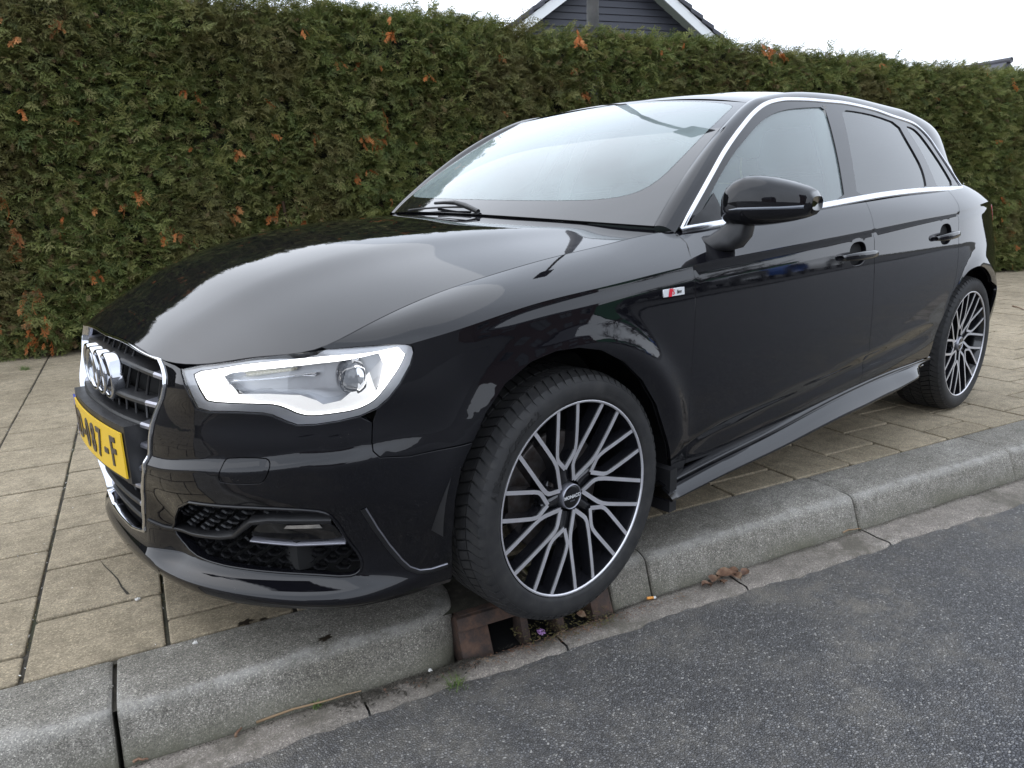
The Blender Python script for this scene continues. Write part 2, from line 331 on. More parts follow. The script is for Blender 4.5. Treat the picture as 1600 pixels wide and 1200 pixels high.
# ---- windscreen (u -1..1 left positive, w 0..1)
def Wp(u, w):
    u, w = np.broadcast_arrays(np.asarray(u, float), np.asarray(w, float)); a = np.abs(u)
    B = np.stack([-.33-.155*a**2.3, .70*u, .964-.019*a**2], -1)
    T = np.stack([-1.20+.085*a**2, .58*u, 1.375-.048*a**2], -1)
    w_ = w[..., None]; P = B*(1-w_)+T*w_
    b = 4*w*(1-w)*.028
    P[..., 0] += b*.55; P[..., 2] += b*.83
    return lean(P)
TR = {
 'fd_gap': [(1.9539, 1.8968), (1.9226, 1.559), (1.8839, 1.2079), (1.867, 0.9576), (1.8678, 0.8827), (1.8641, 0.7845), (1.8568, 0.636), (1.8555, 0.4285), (1.8948, 0.1716)],
 'dd_gap': [(2.991, 1.9587), (2.9621, 1.4936), (2.9407, 1.1095), (2.9348, 0.9546), (2.9343, 0.8063), (2.9434, 0.5584), (2.9543, 0.3629), (2.9385, 0.2348)],
 'rd_gap': [(3.8351, 1.849), (3.8023, 1.4496), (3.7841, 1.1786), (3.7485, 0.9308), (3.7495, 0.8261), (3.7417, 0.6545), (3.6779, 0.4981), (3.6005, 0.364), (3.588, 0.2295)],
 'silltop': [(1.8172, 0.1427), (2.0558, 0.1636), (2.3321, 0.1824), (2.6069, 0.2099), (2.9287, 0.234), (3.259, 0.2383), (3.6292, 0.2207)],
 'archF': [(1.0936, 0.0147), (1.0803, 0.2298), (1.0816, 0.3987), (1.0946, 0.5205), (1.1217, 0.6031), (1.1535, 0.6913), (1.204, 0.7675), (1.2735, 0.8119), (1.3458, 0.8225), (1.4131, 0.8118), (1.4865, 0.7799), (1.5691, 0.711), (1.6421, 0.6187), (1.7057, 0.5012), (1.7592, 0.3557), (1.831, 0.1678)],
 'archR': [(3.5529, 0.2665), (3.5737, 0.3458), (3.6189, 0.4248), (3.6717, 0.4977), (3.7288, 0.57), (3.7916, 0.6084), (3.8249, 0.6322), (3.8781, 0.6578), (3.9443, 0.6674), (4.0133, 0.6632), (4.1107, 0.6337), (4.2105, 0.5803), (4.2704, 0.5216)],
 'bf_seam': [(0.914, 0.7595), (0.9097, 0.6901), (0.9108, 0.656), (0.9241, 0.6286), (0.9849, 0.606), (1.1217, 0.6007)],
 'headlight': [(0.4766, 1.8502), (0.4975, 1.5424), (0.5127, 1.214), (0.524, 0.9529), (0.5532, 0.9295), (0.6198, 0.9086), (0.6809, 0.8846), (0.7023, 0.8689), (0.7298, 0.8364), (0.7541, 0.8122), (0.7935, 0.7995), (0.8436, 0.7922), (0.8897, 0.7916), (0.9251, 0.8045), (0.9502, 0.8309), (0.9761, 0.8761), (0.9993, 0.9295), (1.008, 0.966), (1.0054, 0.9875), (0.9927, 1.0206), (0.955, 1.2179), (0.8502, 1.8408), (0.7776, 2.0226), (0.6314, 1.9626), (0.529, 1.9898)],
 'drl_out': [(0.5087, 1.8451), (0.531, 1.4196), (0.5472, 0.9894), (0.5577, 0.9694), (0.6246, 0.9417), (0.6777, 0.9221), (0.7139, 0.9058), (0.7404, 0.8746), (0.7569, 0.8529), (0.7811, 0.8345), (0.8309, 0.8228), (0.8802, 0.8155), (0.9121, 0.8268), (0.9301, 0.8468), (0.9524, 0.8875), (0.9787, 0.9336), (0.9939, 0.9797), (0.9239, 1.1056), (0.8277, 1.5928), (0.7161, 1.7924), (0.5898, 1.8739)],
 'drl_in': [(0.59, 1.621), (0.6112, 1.2185), (0.6288, 0.978), (0.6924, 0.9569), (0.7664, 0.9211), (0.7993, 0.8822), (0.8119, 0.8596), (0.8509, 0.859), (0.884, 0.8973), (0.9135, 0.9424), (0.9517, 0.9877), (0.8887, 1.0646), (0.7865, 1.3963), (0.6761, 1.5564)],
 'drl_low': [(0.6079, 0.972), (0.6254, 0.9474), (0.6783, 0.927), (0.7143, 0.9099), (0.7411, 0.8815), (0.7609, 0.857), (0.7851, 0.8398), (0.8313, 0.8293), (0.8737, 0.8251), (0.909, 0.836), (0.9263, 0.8568)],
 'grille': [(-0.2653, 1.9424), (-0.1802, 1.9935), (0.1109, 1.9665), (0.2923, 2.0342), (0.3612, 2.0509), (0.3903, 1.9958), (0.4065, 1.8139), (0.4204, 1.5826), (0.4211, 1.3541), (0.4103, 1.0986), (0.3897, 0.9639), (0.3745, 0.9028), (0.3661, 0.855), (0.3258, 0.6577), (0.2643, 0.5131), (0.2249, 0.379), (0.1894, 0.255), (0.1737, 0.2297), (0.1231, 0.2127), (-0.0159, 0.1762), (-0.1705, 0.1402), (-0.1869, 0.2234)],
 'intake': [(0.4224, 0.5133), (0.5328, 0.5005), (0.6601, 0.4848), (0.7712, 0.4549), (0.8021, 0.429), (0.8199, 0.3743), (0.8363, 0.283), (0.8621, 0.2091), (0.8662, 0.1659), (0.8557, 0.1356), (0.8278, 0.1236), (0.7393, 0.1354), (0.6093, 0.1449), (0.4558, 0.1536), (0.3661, 0.1718), (0.3079, 0.2352), (0.2951, 0.3114)],
 'washer': [(0.5833, 0.7146), (0.597, 0.7206), (0.6785, 0.7046), (0.6915, 0.6902), (0.693, 0.6603), (0.6782, 0.615), (0.6626, 0.6008), (0.5747, 0.6174), (0.569, 0.6357), (0.5771, 0.6789)],
 'vent': [(0.8795, 0.4326), (0.9025, 0.333), (0.9277, 0.2436), (0.9542, 0.1697), (0.9737, 0.1275), (1.0002, 0.1005), (1.0315, 0.0933), (1.0741, 0.0981)],
 'blade': [(0.2238, 0.3147), (0.2751, 0.2835), (0.3685, 0.2792), (0.4868, 0.2948), (0.5357, 0.312), (0.5766, 0.3643), (0.6059, 0.3991), (0.6554, 0.4096), (0.8056, 0.391)],
 'fogbox': [(0.5743, 0.2899), (0.6096, 0.3663), (0.6344, 0.3917), (0.7151, 0.392), (0.7997, 0.3777), (0.8292, 0.2708)],
 'ledge': [(0.4985, 0.6532), (0.6543, 0.5779), (0.7933, 0.534), (0.928, 0.5126), (1.0226, 0.5004)],
 'lip': [(-0.1943, 0.5043), (-0.4455, 0.079), (0.0585, 0.1418), (0.2088, 0.1166)],
 'chrome_out': [(-0.5286, 0.935), (-0.575, 0.9772), (-0.6436, 1.0331), (-0.7194, 1.0913), (-0.8042, 1.1524), (-0.8923, 1.2065), (-0.985, 1.2566), (-1.0526, 1.2895), (-1.1181, 1.3158), (-1.1704, 1.3314), (-1.2195, 1.3417), (-1.2838, 1.3516), (-1.3458, 1.3567), (-1.4566, 1.3629), (-1.5703, 1.3658), (-1.7089, 1.3693), (-1.8314, 1.366), (-1.9772, 1.3573), (-2.1073, 1.342), (-2.2104, 1.3329), (-2.3166, 1.3204), (-2.3854, 1.2944), (-2.4378, 1.252), (-2.4772, 1.1937), (-2.5267, 1.1351), (-2.577, 1.0807), (-2.625, 1.0457)],
 'belt': [(-0.5262, 0.9289), (-0.7337, 0.9468), (-0.9461, 0.9646), (-1.2298, 0.9822), (-1.4922, 1.0006), (-1.7785, 1.0175), (-2.1426, 1.0298), (-2.6133, 1.0356)],
 'glassF': [(-0.5817, 0.9424), (-0.6361, 0.9883), (-0.6965, 1.0389), (-0.7697, 1.0947), (-0.8543, 1.1499), (-0.9302, 1.1901), (-1.0131, 1.2324), (-1.0877, 1.2651), (-1.1589, 1.2892), (-1.2265, 1.3053), (-1.308, 1.3181), (-1.4392, 1.3311), (-1.555, 1.3393), (-1.5334, 1.2836), (-1.4877, 1.1836), (-1.4419, 1.0795), (-1.4093, 1.0002), (-1.1028, 0.9776), (-0.8521, 0.9577), (-0.7351, 0.95)],
 'glassR': [(-1.677, 1.3375), (-1.8178, 1.3382), (-1.9652, 1.3308), (-2.1432, 1.3081), (-2.1539, 1.2407), (-2.1739, 1.1852), (-2.1929, 1.1296), (-2.1864, 1.0831), (-2.164, 1.037), (-1.7829, 1.0234), (-1.5049, 1.0067), (-1.5463, 1.0961), (-1.5981, 1.195), (-1.6479, 1.2809)],
 'glassQ': [(-2.2082, 1.302), (-2.287, 1.2983), (-2.3361, 1.2772), (-2.374, 1.2347), (-2.411, 1.1869), (-2.462, 1.1193), (-2.5101, 1.0526), (-2.4292, 1.0458), (-2.2902, 1.0403), (-2.2794, 1.0931), (-2.2708, 1.1593), (-2.244, 1.2347)],
 'ind1': [(0.6368, 1.4885), (0.7013, 1.4185), (0.7579, 1.3204)],
 'ind2': [(0.6127, 1.333), (0.6795, 1.2059), (0.759, 1.055), (0.8015, 0.991)],
 'ball': [(0.869, 0.9466), (0.8703, 0.9481)],
 'step': [(0.6241, 0.9711), (0.6917, 0.9476), (0.7096, 0.9389), (0.7435, 0.9052), (0.7665, 0.8786), (0.7973, 0.8576), (0.8325, 0.8472), (0.8575, 0.8525)],
 'handleF': [(2.6855, 0.8962), (2.9169, 0.883)],
 'handleR': [(3.4931, 0.8797), (3.6888, 0.8854)],
 'badge': [(1.731, 0.9182), (1.8157, 0.9096)],
}
# car paint: black with a clear coat, a little road film and specks of dirt
q = NT('black_paint'); q.set(Base_Color=(.0045, .0045, .006), Roughness=.5, Coat_Weight=1.0, Coat_Roughness=.012, Coat_IOR=1.47); q.b.inputs['Specular IOR Level'].default_value = 0.0
_d = q.noise(3.0, 5, .65); _film = q.mr(_d, .45, .75, 0, .006); _sp = q.vor(140, 'F1'); _spk = q.mr(_sp.outputs[0], .035, .07, 1, 0)
_m = q.math('MULTIPLY', _spk, q.mr(q.noise(9, 3), .52, .66, 0, 1))
q.to('Base Color', q.mix(q.math('ADD', _film, q.math('MULTIPLY', _m, .55)), (.0045, .0045, .006), (.30, .27, .23)))
q.to('Coat Roughness', q.math('ADD', q.mr(_d, .4, .8, .010, .045), q.math('MULTIPLY', _m, .3)))
q.to('Coat Normal', q.bump(q.noise(260, 1), .02, .0006)); MAT['paint'] = q.m
simple('gloss_black', (.006, .006, .007), .05)
simple('screen_print', (.010, .010, .011), .03, 0, IOR=1.9)
simple('ring_chrome', (.46, .47, .50), .06, 1.0)
simple('frame_chrome', (.62, .63, .66), .07, 1.0)
simple('seal_rubber', (.012, .012, .013), .42)
simple('dark_void', (.004, .004, .004), .9)
q = NT('black_plastic'); q.set(Base_Color=(.010, .010, .011), Roughness=.42); q.to('Normal', q.bump(q.noise(500, 2), .25, .0006)); q.to('Roughness', q.mr(q.noise(14, 4), .3, .7, .34, .55)); MAT['plastic'] = q.m
q = NT('mesh_plastic'); q.set(Base_Color=(.009, .009, .010), Roughness=.42); MAT['meshplastic'] = q.m
simple('chrome', (.86, .87, .89), .05, 1.0)
simple('satin_aluminium', (.62, .63, .66), .22, 1.0)
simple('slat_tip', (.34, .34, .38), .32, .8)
q = NT('machined_spoke'); q.set(Base_Color=(.70, .69, .72), Metallic=.8, Roughness=.36); q.to('Roughness', q.mr(q.noise(60, 3), .3, .7, .32, .46)); MAT['machined'] = q.m
simple('spoke_black', (.009, .009, .011), .16, 0, Coat_Weight=.5, Coat_Roughness=.05)
q = NT('tyre_rubber'); q.set(Roughness=.72); _n = q.noise(35, 5); _f = q.noise(700, 2)
q.to('Base Color', q.ramp(_n, [(.3, (.009, .009, .010)), (.55, (.017, .0165, .0165)), (.8, (.030, .028, .026))])); q.to('Normal', q.bump(_f, .35, .0006)); MAT['tyre'] = q.m
q = NT('tyre_lettering'); q.set(Base_Color=(.010, .010, .010), Roughness=.5); MAT['lettering'] = q.m
q = NT('brake_iron'); q.set(Metallic=.7, Roughness=.4); q.to('Base Color', q.ramp(q.noise(40, 5), [(.3, (.12, .115, .115)), (.65, (.07, .055, .048))])); MAT['iron'] = q.m
def glassmat(name, tint, trans, f0=1.0, rough=0.0, haze=0.0):
    q = NT(name); q.t.nodes.remove(q.b)
    tr = q.n('ShaderNodeBsdfTransparent'); tr.inputs[0].default_value = (*[c*trans for c in tint], 1)
    gl = q.n('ShaderNodeBsdfGlossy'); gl.inputs['Roughness'].default_value = rough; gl.inputs[0].default_value = (1, 1, 1, 1)
    fr = q.n('ShaderNodeFresnel'); fr.inputs[0].default_value = 1.52
    k = q.math('MULTIPLY', fr.outputs[0], f0); k = q.math('MINIMUM', k, 1.0)
    mx = q.n('ShaderNodeMixShader'); q.l(k, mx.inputs[0]); q.l(tr.outputs[0], mx.inputs[1]); q.l(gl.outputs[0], mx.inputs[2])
    last = mx.outputs[0]
    if haze > 0:                                       # pale diffuse haze mixed in to paint glare over the pane
        df = q.n('ShaderNodeBsdfDiffuse'); df.inputs[0].default_value = (.50, .60, .60, 1)
        m2 = q.n('ShaderNodeMixShader'); q.l(q.mr(q.noise(2.2, 4), .3, .7, haze*.6, haze*1.3), m2.inputs[0]); q.l(last, m2.inputs[1]); q.l(df.outputs[0], m2.inputs[2]); last = m2.outputs[0]
    q.l(last, q.out.inputs[0]); MAT[name] = q.m; return q.m
glassmat('windscreen_glass', (.80, .93, .88), .86, 1.35, 0, .26)
glassmat('side_glass', (.80, .93, .89), .80, 1.35, 0, .20)
glassmat('privacy_glass', (.30, .30, .36), .35, 1.2, 0, .03)
glassmat('lamp_lens', (1, 1, 1), .95, 1.6)
q = NT('lens_ring_light'); q.set(Base_Color=(.9, .9, .9), Roughness=.4, Emission_Color=(1, 1, 1), Emission_Strength=2.2); MAT['drl'] = q.m
simple('lamp_white', (.80, .80, .80), .3, 0, Emission_Color=(1., 1., 1.), Emission_Strength=.30); simple('lamp_bezel', (.46, .47, .50), .28, .35)  # lamp_white: weak glow painted in for lamp light on white plastic
simple('lamp_housing', (.50, .51, .53), .30, .45)
simple('lamp_reflector', (.75, .76, .78), .10, 1.0)
simple('lamp_glass_ball', (.10, .11, .13), .03, 0, Coat_Weight=1.0)
simple('amber_reflector', (.60, .58, .50), .15, .8)
simple('red_lens', (.35, .01, .012), .08, 0, Coat_Weight=1.0)
simple('plate_yellow', (.72, .46, .02), .35); simple('plate_blue', (.01, .05, .42), .35); simple('plate_ink', (.045, .035, .03), .35)
simple('badge_white', (.75, .75, .76), .25, .3); simple('badge_red', (.60, .01, .03), .3)
q = NT('dash_vinyl'); q.set(Base_Color=(.025, .027, .028), Roughness=.65); MAT['vinyl'] = q.m
q = NT('seat_cloth'); q.set(Base_Color=(.055, .060, .062), Roughness=.85); MAT['seat'] = q.m
simple('headliner', (.45, .44, .42), .9); simple('carpet', (.02, .02, .02), .95)
# ---------------------------------------------------------------- panels cut out of the body surfaces
def sc_L(P):   # (s, v) -> near-metric plane
    P = np.asarray(P, float); v = P[:, 1]; return np.c_[P[:, 0], np.where(v < 1, v*.66, .66+(v-1)*.17)]
def un_L(Q):
    Q = np.asarray(Q, float); w = Q[:, 1]; return np.c_[Q[:, 0], np.where(w < .66, w/.66, 1+(w-.66)/.17)]
ident = lambda P: np.asarray(P, float)
SURF = {'L': (Lp, sc_L, un_L, .66), 'F': (Lp, sc_L, un_L, None), 'G': (Gp, ident, ident, None), 'H': (Hp, ident, ident, None),
        'W': (Wp, lambda P: np.asarray(P, float)*np.array([.68, .85]), lambda Q: np.asarray(Q, float)/np.array([.68, .85]), None)}
def densify(P, h):
    out = []
    for i in range(len(P)):
        a = P[i]; b = P[(i+1) % len(P)]; n = max(1, int(math.ceil(np.hypot(*(b-a))/h)))
        for k in range(n): out.append(a+(b-a)*k/n)
    return np.array(out)
def smooth_line(P, n=6):
    """open polyline through P rounded by a Catmull-Rom curve"""
    P = np.asarray(P, float); Q = np.vstack([2*P[0]-P[1], P, 2*P[-1]-P[-2]]); out = []
    for i in range(1, len(Q)-2):
        for k in range(n):
            t = k/n; a, b, c, d = Q[i-1], Q[i], Q[i+1], Q[i+2]
            out.append(.5*((2*b)+(c-a)*t+(2*a-5*b+4*c-d)*t*t+(3*b-a-3*c+d)*t**3))
    out.append(P[-1]); return np.array(out)
def round_poly(P, it=2):
    P = np.asarray(P, float)
    for _ in range(it):
        Q = np.roll(P, -1, 0); P = np.stack([P*.75+Q*.25, P*.25+Q*.75], 1).reshape(-1, 2)
    return P
def area(P): return .5*np.sum(P[:, 0]*np.roll(P[:, 1], -1)-np.roll(P[:, 0], -1)*P[:, 1])
def ccw(P): return P if area(P) > 0 else P[::-1]
def inset(P, g):
    P = ccw(P); a = np.roll(P, 1, 0); b = np.roll(P, -1, 0); e1 = P-a; e2 = b-P
    n1 = np.c_[-e1[:, 1], e1[:, 0]]/(np.hypot(*e1.T)[:, None]+1e-12); n2 = np.c_[-e2[:, 1], e2[:, 0]]/(np.hypot(*e2.T)[:, None]+1e-12)
    m = n1+n2; m /= np.maximum(np.hypot(*m.T)[:, None], 1e-9); c = np.clip((m*n1).sum(1), .5, 1)[:, None]
    return P+m*g/c
def inside(P, Q):
    x, y = Q[:, 0], Q[:, 1]; r = np.zeros(len(Q), bool); a = P; b = np.roll(P, -1, 0)
    for (x1, y1), (x2, y2) in zip(a, b):
        if y1 == y2: continue
        r ^= ((y1 > y) != (y2 > y)) & (x < (x2-x1)*(y-y1)/(y2-y1)+x1)
    return r
def clip_half(P, val, keep_low):
    out = []; f = lambda p: (p[1] <= val) if keep_low else (p[1] >= val)
    for i in range(len(P)):
        a, b = P[i], P[(i+1) % len(P)]
        if f(a): out.append(a)
        if f(a) != f(b) and abs(a[1]-val) > 1e-9 and abs(b[1]-val) > 1e-9:
            t = (val-a[1])/(b[1]-a[1]); out.append(a+(b-a)*t)
    return np.array(out)
def dist_to(P, Q):
    d = np.full(len(Q), 9.); b = np.roll(P, -1, 0)
    for p, q in zip(P, b):
        e = q-p; L2 = e@e+1e-15; t = np.clip(((Q-p)@e)/L2, 0, 1); d = np.minimum(d, np.hypot(*(Q-p-t[:, None]*e).T))
    return d
def tri2d(P, holes, h):
    lo = P.min(0); hi = P.max(0); g = np.stack(np.meshgrid(np.arange(lo[0]+h/2, hi[0], h), np.arange(lo[1]+h/2, hi[1], h), indexing='ij'), -1).reshape(-1, 2)
    if len(g):
        g = g[inside(P, g)]
        for H in holes: g = g[~inside(H, g)]
    if len(g): g = g[dist_to(P, g) > h*.45]
    for H in holes:
        if len(g): g = g[dist_to(H, g) > h*.45]
    loops = [P]+list(holes); V = np.vstack(loops+[g]) if len(g) else np.vstack(loops); E = []; o = 0
    for L in loops:
        n = len(L); E += [(o+i, o+(i+1) % n) for i in range(n)]; o += n
    v, e, f, ov, oe, of = delaunay_2d_cdt([Vector(p) for p in V.tolist()], E, [], 0, 1e-7)
    v = np.array([tuple(p) for p in v]); f = np.array([t for t in f if len(t) == 3]); c = v[f].mean(1)
    k = inside(P, c)
    for H in holes: k &= ~inside(H, c)
    f = f[k]; t = v[f]; a = (t[:, 1]-t[:, 0])[:, 0]*(t[:, 2]-t[:, 0])[:, 1]-(t[:, 1]-t[:, 0])[:, 1]*(t[:, 2]-t[:, 0])[:, 0]
    f[a < 0] = f[a < 0][:, ::-1]; return v, f
def surf_eval(kind, Q, side=0, lift=0.):
    """points and unit normals of scaled coordinates Q; side -1/+1: stay below/above the crease"""
    S, sc, un, cr = SURF[kind]; e = 4e-4; Q = Q.copy()
    if cr is not None and side: Q[:, 1] = np.minimum(Q[:, 1], cr-1e-9) if side < 0 else np.maximum(Q[:, 1], cr+1e-9)
    def ev(D):
        G = un(D); return S(G[:, 0], G[:, 1])
    P = ev(Q); a = ev(Q+[e, 0])-ev(Q-[e, 0]); q1 = Q+[0, e]; q2 = Q-[0, e]
    if cr is not None:
        if side < 0: q1[:, 1] = np.minimum(q1[:, 1], cr-1e-9)
        if side > 0: q2[:, 1] = np.maximum(q2[:, 1], cr+1e-9)
    b = ev(q1)-ev(q2); N = np.cross(a, b); N /= np.linalg.norm(N, axis=1, keepdims=True)+1e-15
    c = P-np.array([-1.3, 0, .45])
    if (N*c).sum() < 0: N = -N
    if kind in 'F' and (N[:, 0] < 0).mean() > .5: N = -N
    if kind in 'HW': N[N[:, 2] < 0] *= -1
    if kind == 'G': N[N[:, 1] < 0] *= -1
    return P+N*lift, N
def panel(name, kind, poly, mat, parent, holes=(), gap=.0018, h=.02, hb=.01, hem=.012, lift=0., hemhole=.012, rim=.0012):
    S, sc, un, cr = SURF[kind]; base = ccw(sc(poly)); base = densify(base, hb)
    if gap: base = inset(base, gap)
    H = [inset(densify(ccw(sc(q)), hb), -gap) if gap else densify(ccw(sc(q)), hb) for q in holes]
    V = []; N = []; F = []
    def add(P, n, f):
        o = sum(len(x) for x in V); V.append(P); N.append(n); F.extend([tuple(o+int(i) for i in t) for t in f])
    pieces = [(base, H, 0)]
    if cr is not None and base[:, 1].min() < cr-.002 and base[:, 1].max() > cr+.002:
        pieces = []
        for low in (True, False):
            q = clip_half(base, cr, low); hh = [clip_half(x, cr, low) for x in H if (x[:, 1].min() < cr if low else x[:, 1].max() > cr)]
            keep = [True]+[np.hypot(*(q[i]-q[i-1])) > 1e-6 for i in range(1, len(q))]; q = q[keep]
            q = densify(q, hb*1.5); pieces.append((q, hh, -1 if low else 1))
    for P2, HH, side in pieces:
        if side == 0 and cr is not None: side = -1 if base[:, 1].mean() < cr else 1
        v, f = tri2d(P2, HH, h); P, n = surf_eval(kind, v, side, lift)
        if len(f):
            t = f[len(f)//2]; gn = np.cross(P[t[1]]-P[t[0]], P[t[2]]-P[t[0]])
            if gn@n[t[0]] < 0: f = f[:, ::-1]
        add(P, n, f)
    def rimmed(loop, depth, outward):
        side = 0; S1 = np.where(loop[:, 1] < (cr if cr else 9), -1, 1)
        P, n = surf_eval(kind, loop, 0, lift)
        a = np.roll(P, -1, 0)-np.roll(P, 1, 0); o = np.cross(a, n); o /= np.linalg.norm(o, axis=1, keepdims=True)+1e-12
        cen = P.mean(0); sgn = outward
        # orient o away from the panel: test in the plane
        P1, _ = surf_eval(kind, inset(loop, .003) if outward > 0 else inset(loop, -.003), 0, lift)
        if ((P1-P)*o).sum() > 0: o = -o
        r1 = P+o*rim-n*rim; r2 = r1-n*depth
        k = len(P); VV = np.vstack([P, r1, r1, r2]); NN = np.vstack([n, o, o, o])
        FF = []
        for i in range(k):
            j = (i+1) % k; FF += [(i, j, k+j, k+i), (2*k+i, 2*k+j, 3*k+j, 3*k+i)]
        gn = np.cross(VV[FF[0][1]]-VV[FF[0][0]], VV[FF[0][2]]-VV[FF[0][0]])
        if gn@(n[0]+o[0]) < 0: FF = [tuple(reversed(x)) for x in FF]
        add(VV, NN, FF)
    if hem: rimmed(base, hem, 1)
    if hemhole:
        for q in H: rimmed(q, hemhole, -1)
    return mesh(name, np.vstack(V), F, mat, parent, N=np.vstack(N))
def T(k): return np.array(TR[k])
def sv_z(s, z):
    zk = _SP(np.atleast_1d(float(s)))[0, 2]; return (s, (z-ZB)/(zk-ZB))
def ribbon(name, kind, line, w, mat, parent, lift=.003, off=0.0, depth=.006, closed=False):
    """raised strip of width w along a line on a surface"""
    S, sc, un, cr = SURF[kind]; P = sc(line); P = densify(P, .012) if closed else P
    if not closed:
        out = []
        for a, b in zip(P[:-1], P[1:]):
            n = max(1, int(np.hypot(*(b-a))/.012)); out += [a+(b-a)*k/n for k in range(n)]
        P = np.array(out+[P[-1]]); t = np.gradient(P, axis=0)
    else: t = np.roll(P, -1, 0)-np.roll(P, 1, 0)
    t /= np.hypot(*t.T)[:, None]+1e-12; nn = np.c_[-t[:, 1], t[:, 0]]
    L0, N0 = surf_eval(kind, P+nn*(off-w/2), 0); L1, _ = surf_eval(kind, P+nn*(off+w/2), 0); M, _ = surf_eval(kind, P+nn*off, 0)
    rings = [L0-N0*depth, L0+N0*lift*.55, (L0*.7+M*.3)+N0*lift*.95, M+N0*lift*1.1, (L1*.7+M*.3)+N0*lift*.95, L1+N0*lift*.55, L1-N0*depth]
    V = np.stack(rings, 1).reshape(-1, 3); F = grid_faces(len(P), 7, close_u=closed)
    a = V[F[3][1]]-V[F[3][0]]; b = V[F[3][2]]-V[F[3][0]]
    if np.cross(a, b)@N0[0] < 0: F = [tuple(reversed(f)) for f in F]
    return mesh(name, V, F, mat, parent)
# ================================================================ THE CAR
car = empty('parked_car'); prop(car, 'glossy black hatchback parked on the pavement with its front wheel over the drain', 'car')
PM = MAT['paint']
hl = T('headlight'); seam = T('bf_seam'); archF = T('archF'); archR = T('archR'); gap_fd = T('fd_gap'); gap_dd = T('dd_gap'); gap_rd = T('rd_gap'); silt = T('silltop')
gap_fd[0] = (s_of_x(-.50), 2.0); gap_dd[0, 1] = 2.0; gap_rd[0, 1] = 2.0
def sline(s0, s1, v, n=12): return np.c_[np.linspace(s0, s1, n), np.full(n, v)]
hl_top = hl[20:].copy()                                  # rear top -> front top along the bonnet edge
S_HC = float(hl[20, 0])                                  # where the bonnet cut line meets the lamp
gr = T('grille'); gr_r = gr[3:18].copy(); gr_r[:, 0] = np.maximum(gr_r[:, 0], .02)
gr_r = np.vstack([[(.0, 1.955)], [(.16, 1.955)], [(.28, 1.95)], gr_r[2:]]); gr_r[-1] = (.19, gr_r[-1, 1])
zb_g = gr_r[-1, 1]; gl_ = gr_r[::-1].copy(); gl_[:, 0] *= -1
grille_poly = np.vstack([gr_r, [(.10, zb_g-.035)], [(0, zb_g-.04)], [(-.10, zb_g-.035)], gl_[:-1]])
intake = round_poly(T('intake'), 1); intakeR = intake[::-1]*np.array([-1, 1])
k1 = 14
# front bumper
left = np.vstack([[(.452, 1.93)], hl[0:13], seam, archF[3::-1], [(1.09, .0)]])
left = np.vstack([[(0, 2.0)], [(.2, 2.0)], [(.40, 2.0)], left]); right = left[::-1][:-1]*np.array([-1, 1])
wash = round_poly(T('washer'), 1); washR = wash[::-1]*np.array([-1, 1])
bumper = panel('front_bumper', 'F', np.vstack([left, right]), PM, car, holes=[grille_poly, intake, intakeR, wash, washR], h=.016, hb=.009, hem=.02, hemhole=.03)
for w_ in (wash, washR): panel('washer_cover', 'F', w_, PM, car, h=.016, hb=.008)
# front wings
S_HC = float(hl[21, 0]); fen = np.vstack([hl[13:22], [(S_HC-.004, 2.0)], sline(S_HC, gap_fd[0, 0], 2.0, 24)[1:-1], gap_fd, [(gap_fd[-1, 0], .13)], [(archF[-1, 0], .10)], archF[4:][::-1], seam[::-1][1:]])
wing = panel('front_wing', 'L', fen, PM, car, h=.018)
def ell(c, a, b, n=40): t = np.linspace(0, 2*np.pi, n, endpoint=False); return un_L(np.c_[c[0]+a*np.sign(np.cos(t))*np.abs(np.cos(t))**.8, c[1]+b*np.sign(np.sin(t))*np.abs(np.sin(t))**.8])
hF = sc_L(T('handleF')); hR = sc_L(T('handleR')); rcF = ell(hF.mean(0)+[.005, .006], .062, .036); rcR = ell(hR.mean(0)+[.012, .006], .062, .036)
d1 = np.vstack([smooth_line(gap_fd, 3)[::-1], sline(gap_fd[0, 0], gap_dd[0, 0], 2.0, 20)[1:-1], smooth_line(gap_dd, 3), silt[1:5][::-1]])
door_f = panel('front_door', 'L', d1, PM, car, holes=[rcF], h=.022, hemhole=.030, rim=.003)
d2 = np.vstack([smooth_line(gap_dd, 3)[::-1], sline(gap_dd[0, 0], gap_rd[0, 0], 2.0, 16)[1:-1], smooth_line(gap_rd, 3), silt[5:][::-1][1:]])
door_r = panel('rear_door', 'L', d2, PM, car, holes=[rcR], h=.022, hemhole=.030, rim=.003)
SQ = s_of_x(-3.10)
q1 = np.vstack([smooth_line(gap_rd, 3)[::-1], sline(gap_rd[0, 0], SQ+.235, 2.0, 16)[1:], [(SQ+.235, 1.0)], [(SQ+.235, .68)], [(SQ, .67)], [(s_of_x(-2.96), .52)], [(4.36, .50)], smooth_line(archR, 3)[:-1][::-1], [(gap_rd[-1, 0]-.005, .22)]])
quart = panel('rear_quarter', 'L', q1, PM, car, h=.022)
rb = np.vstack([[(4.365, .49)], [(s_of_x(-2.96), .515)], [(SQ, .66)], sline(SQ, SMAX, .66, 10)[1:], [(SMAX, .05)], sline(SMAX, 4.40, .05, 14)[1:], [(4.39, .25)]])
rear_b = panel('rear_bumper', 'L', rb, PM, car, h=.03)
tl = round_poly(np.array([(SQ-.03, .985), (SQ+.05, .985), (SQ+.22, .97), (SQ+.22, .74), (SQ+.08, .74), (SQ+.0, .86)]), 2)
tail = panel('tail_light', 'L', tl, MAT['red_lens'], car, h=.02, lift=.006)
tg = np.vstack([sline(SQ+.24, SMAX, 1.98, 8), sline(SMAX, SQ+.24, .67, 8)])
tgate = panel('tailgate', 'L', tg, PM, car, h=.03)
for o in (wing, door_f, door_r, quart, rear_b, tail, tgate): mirror_obj(o)
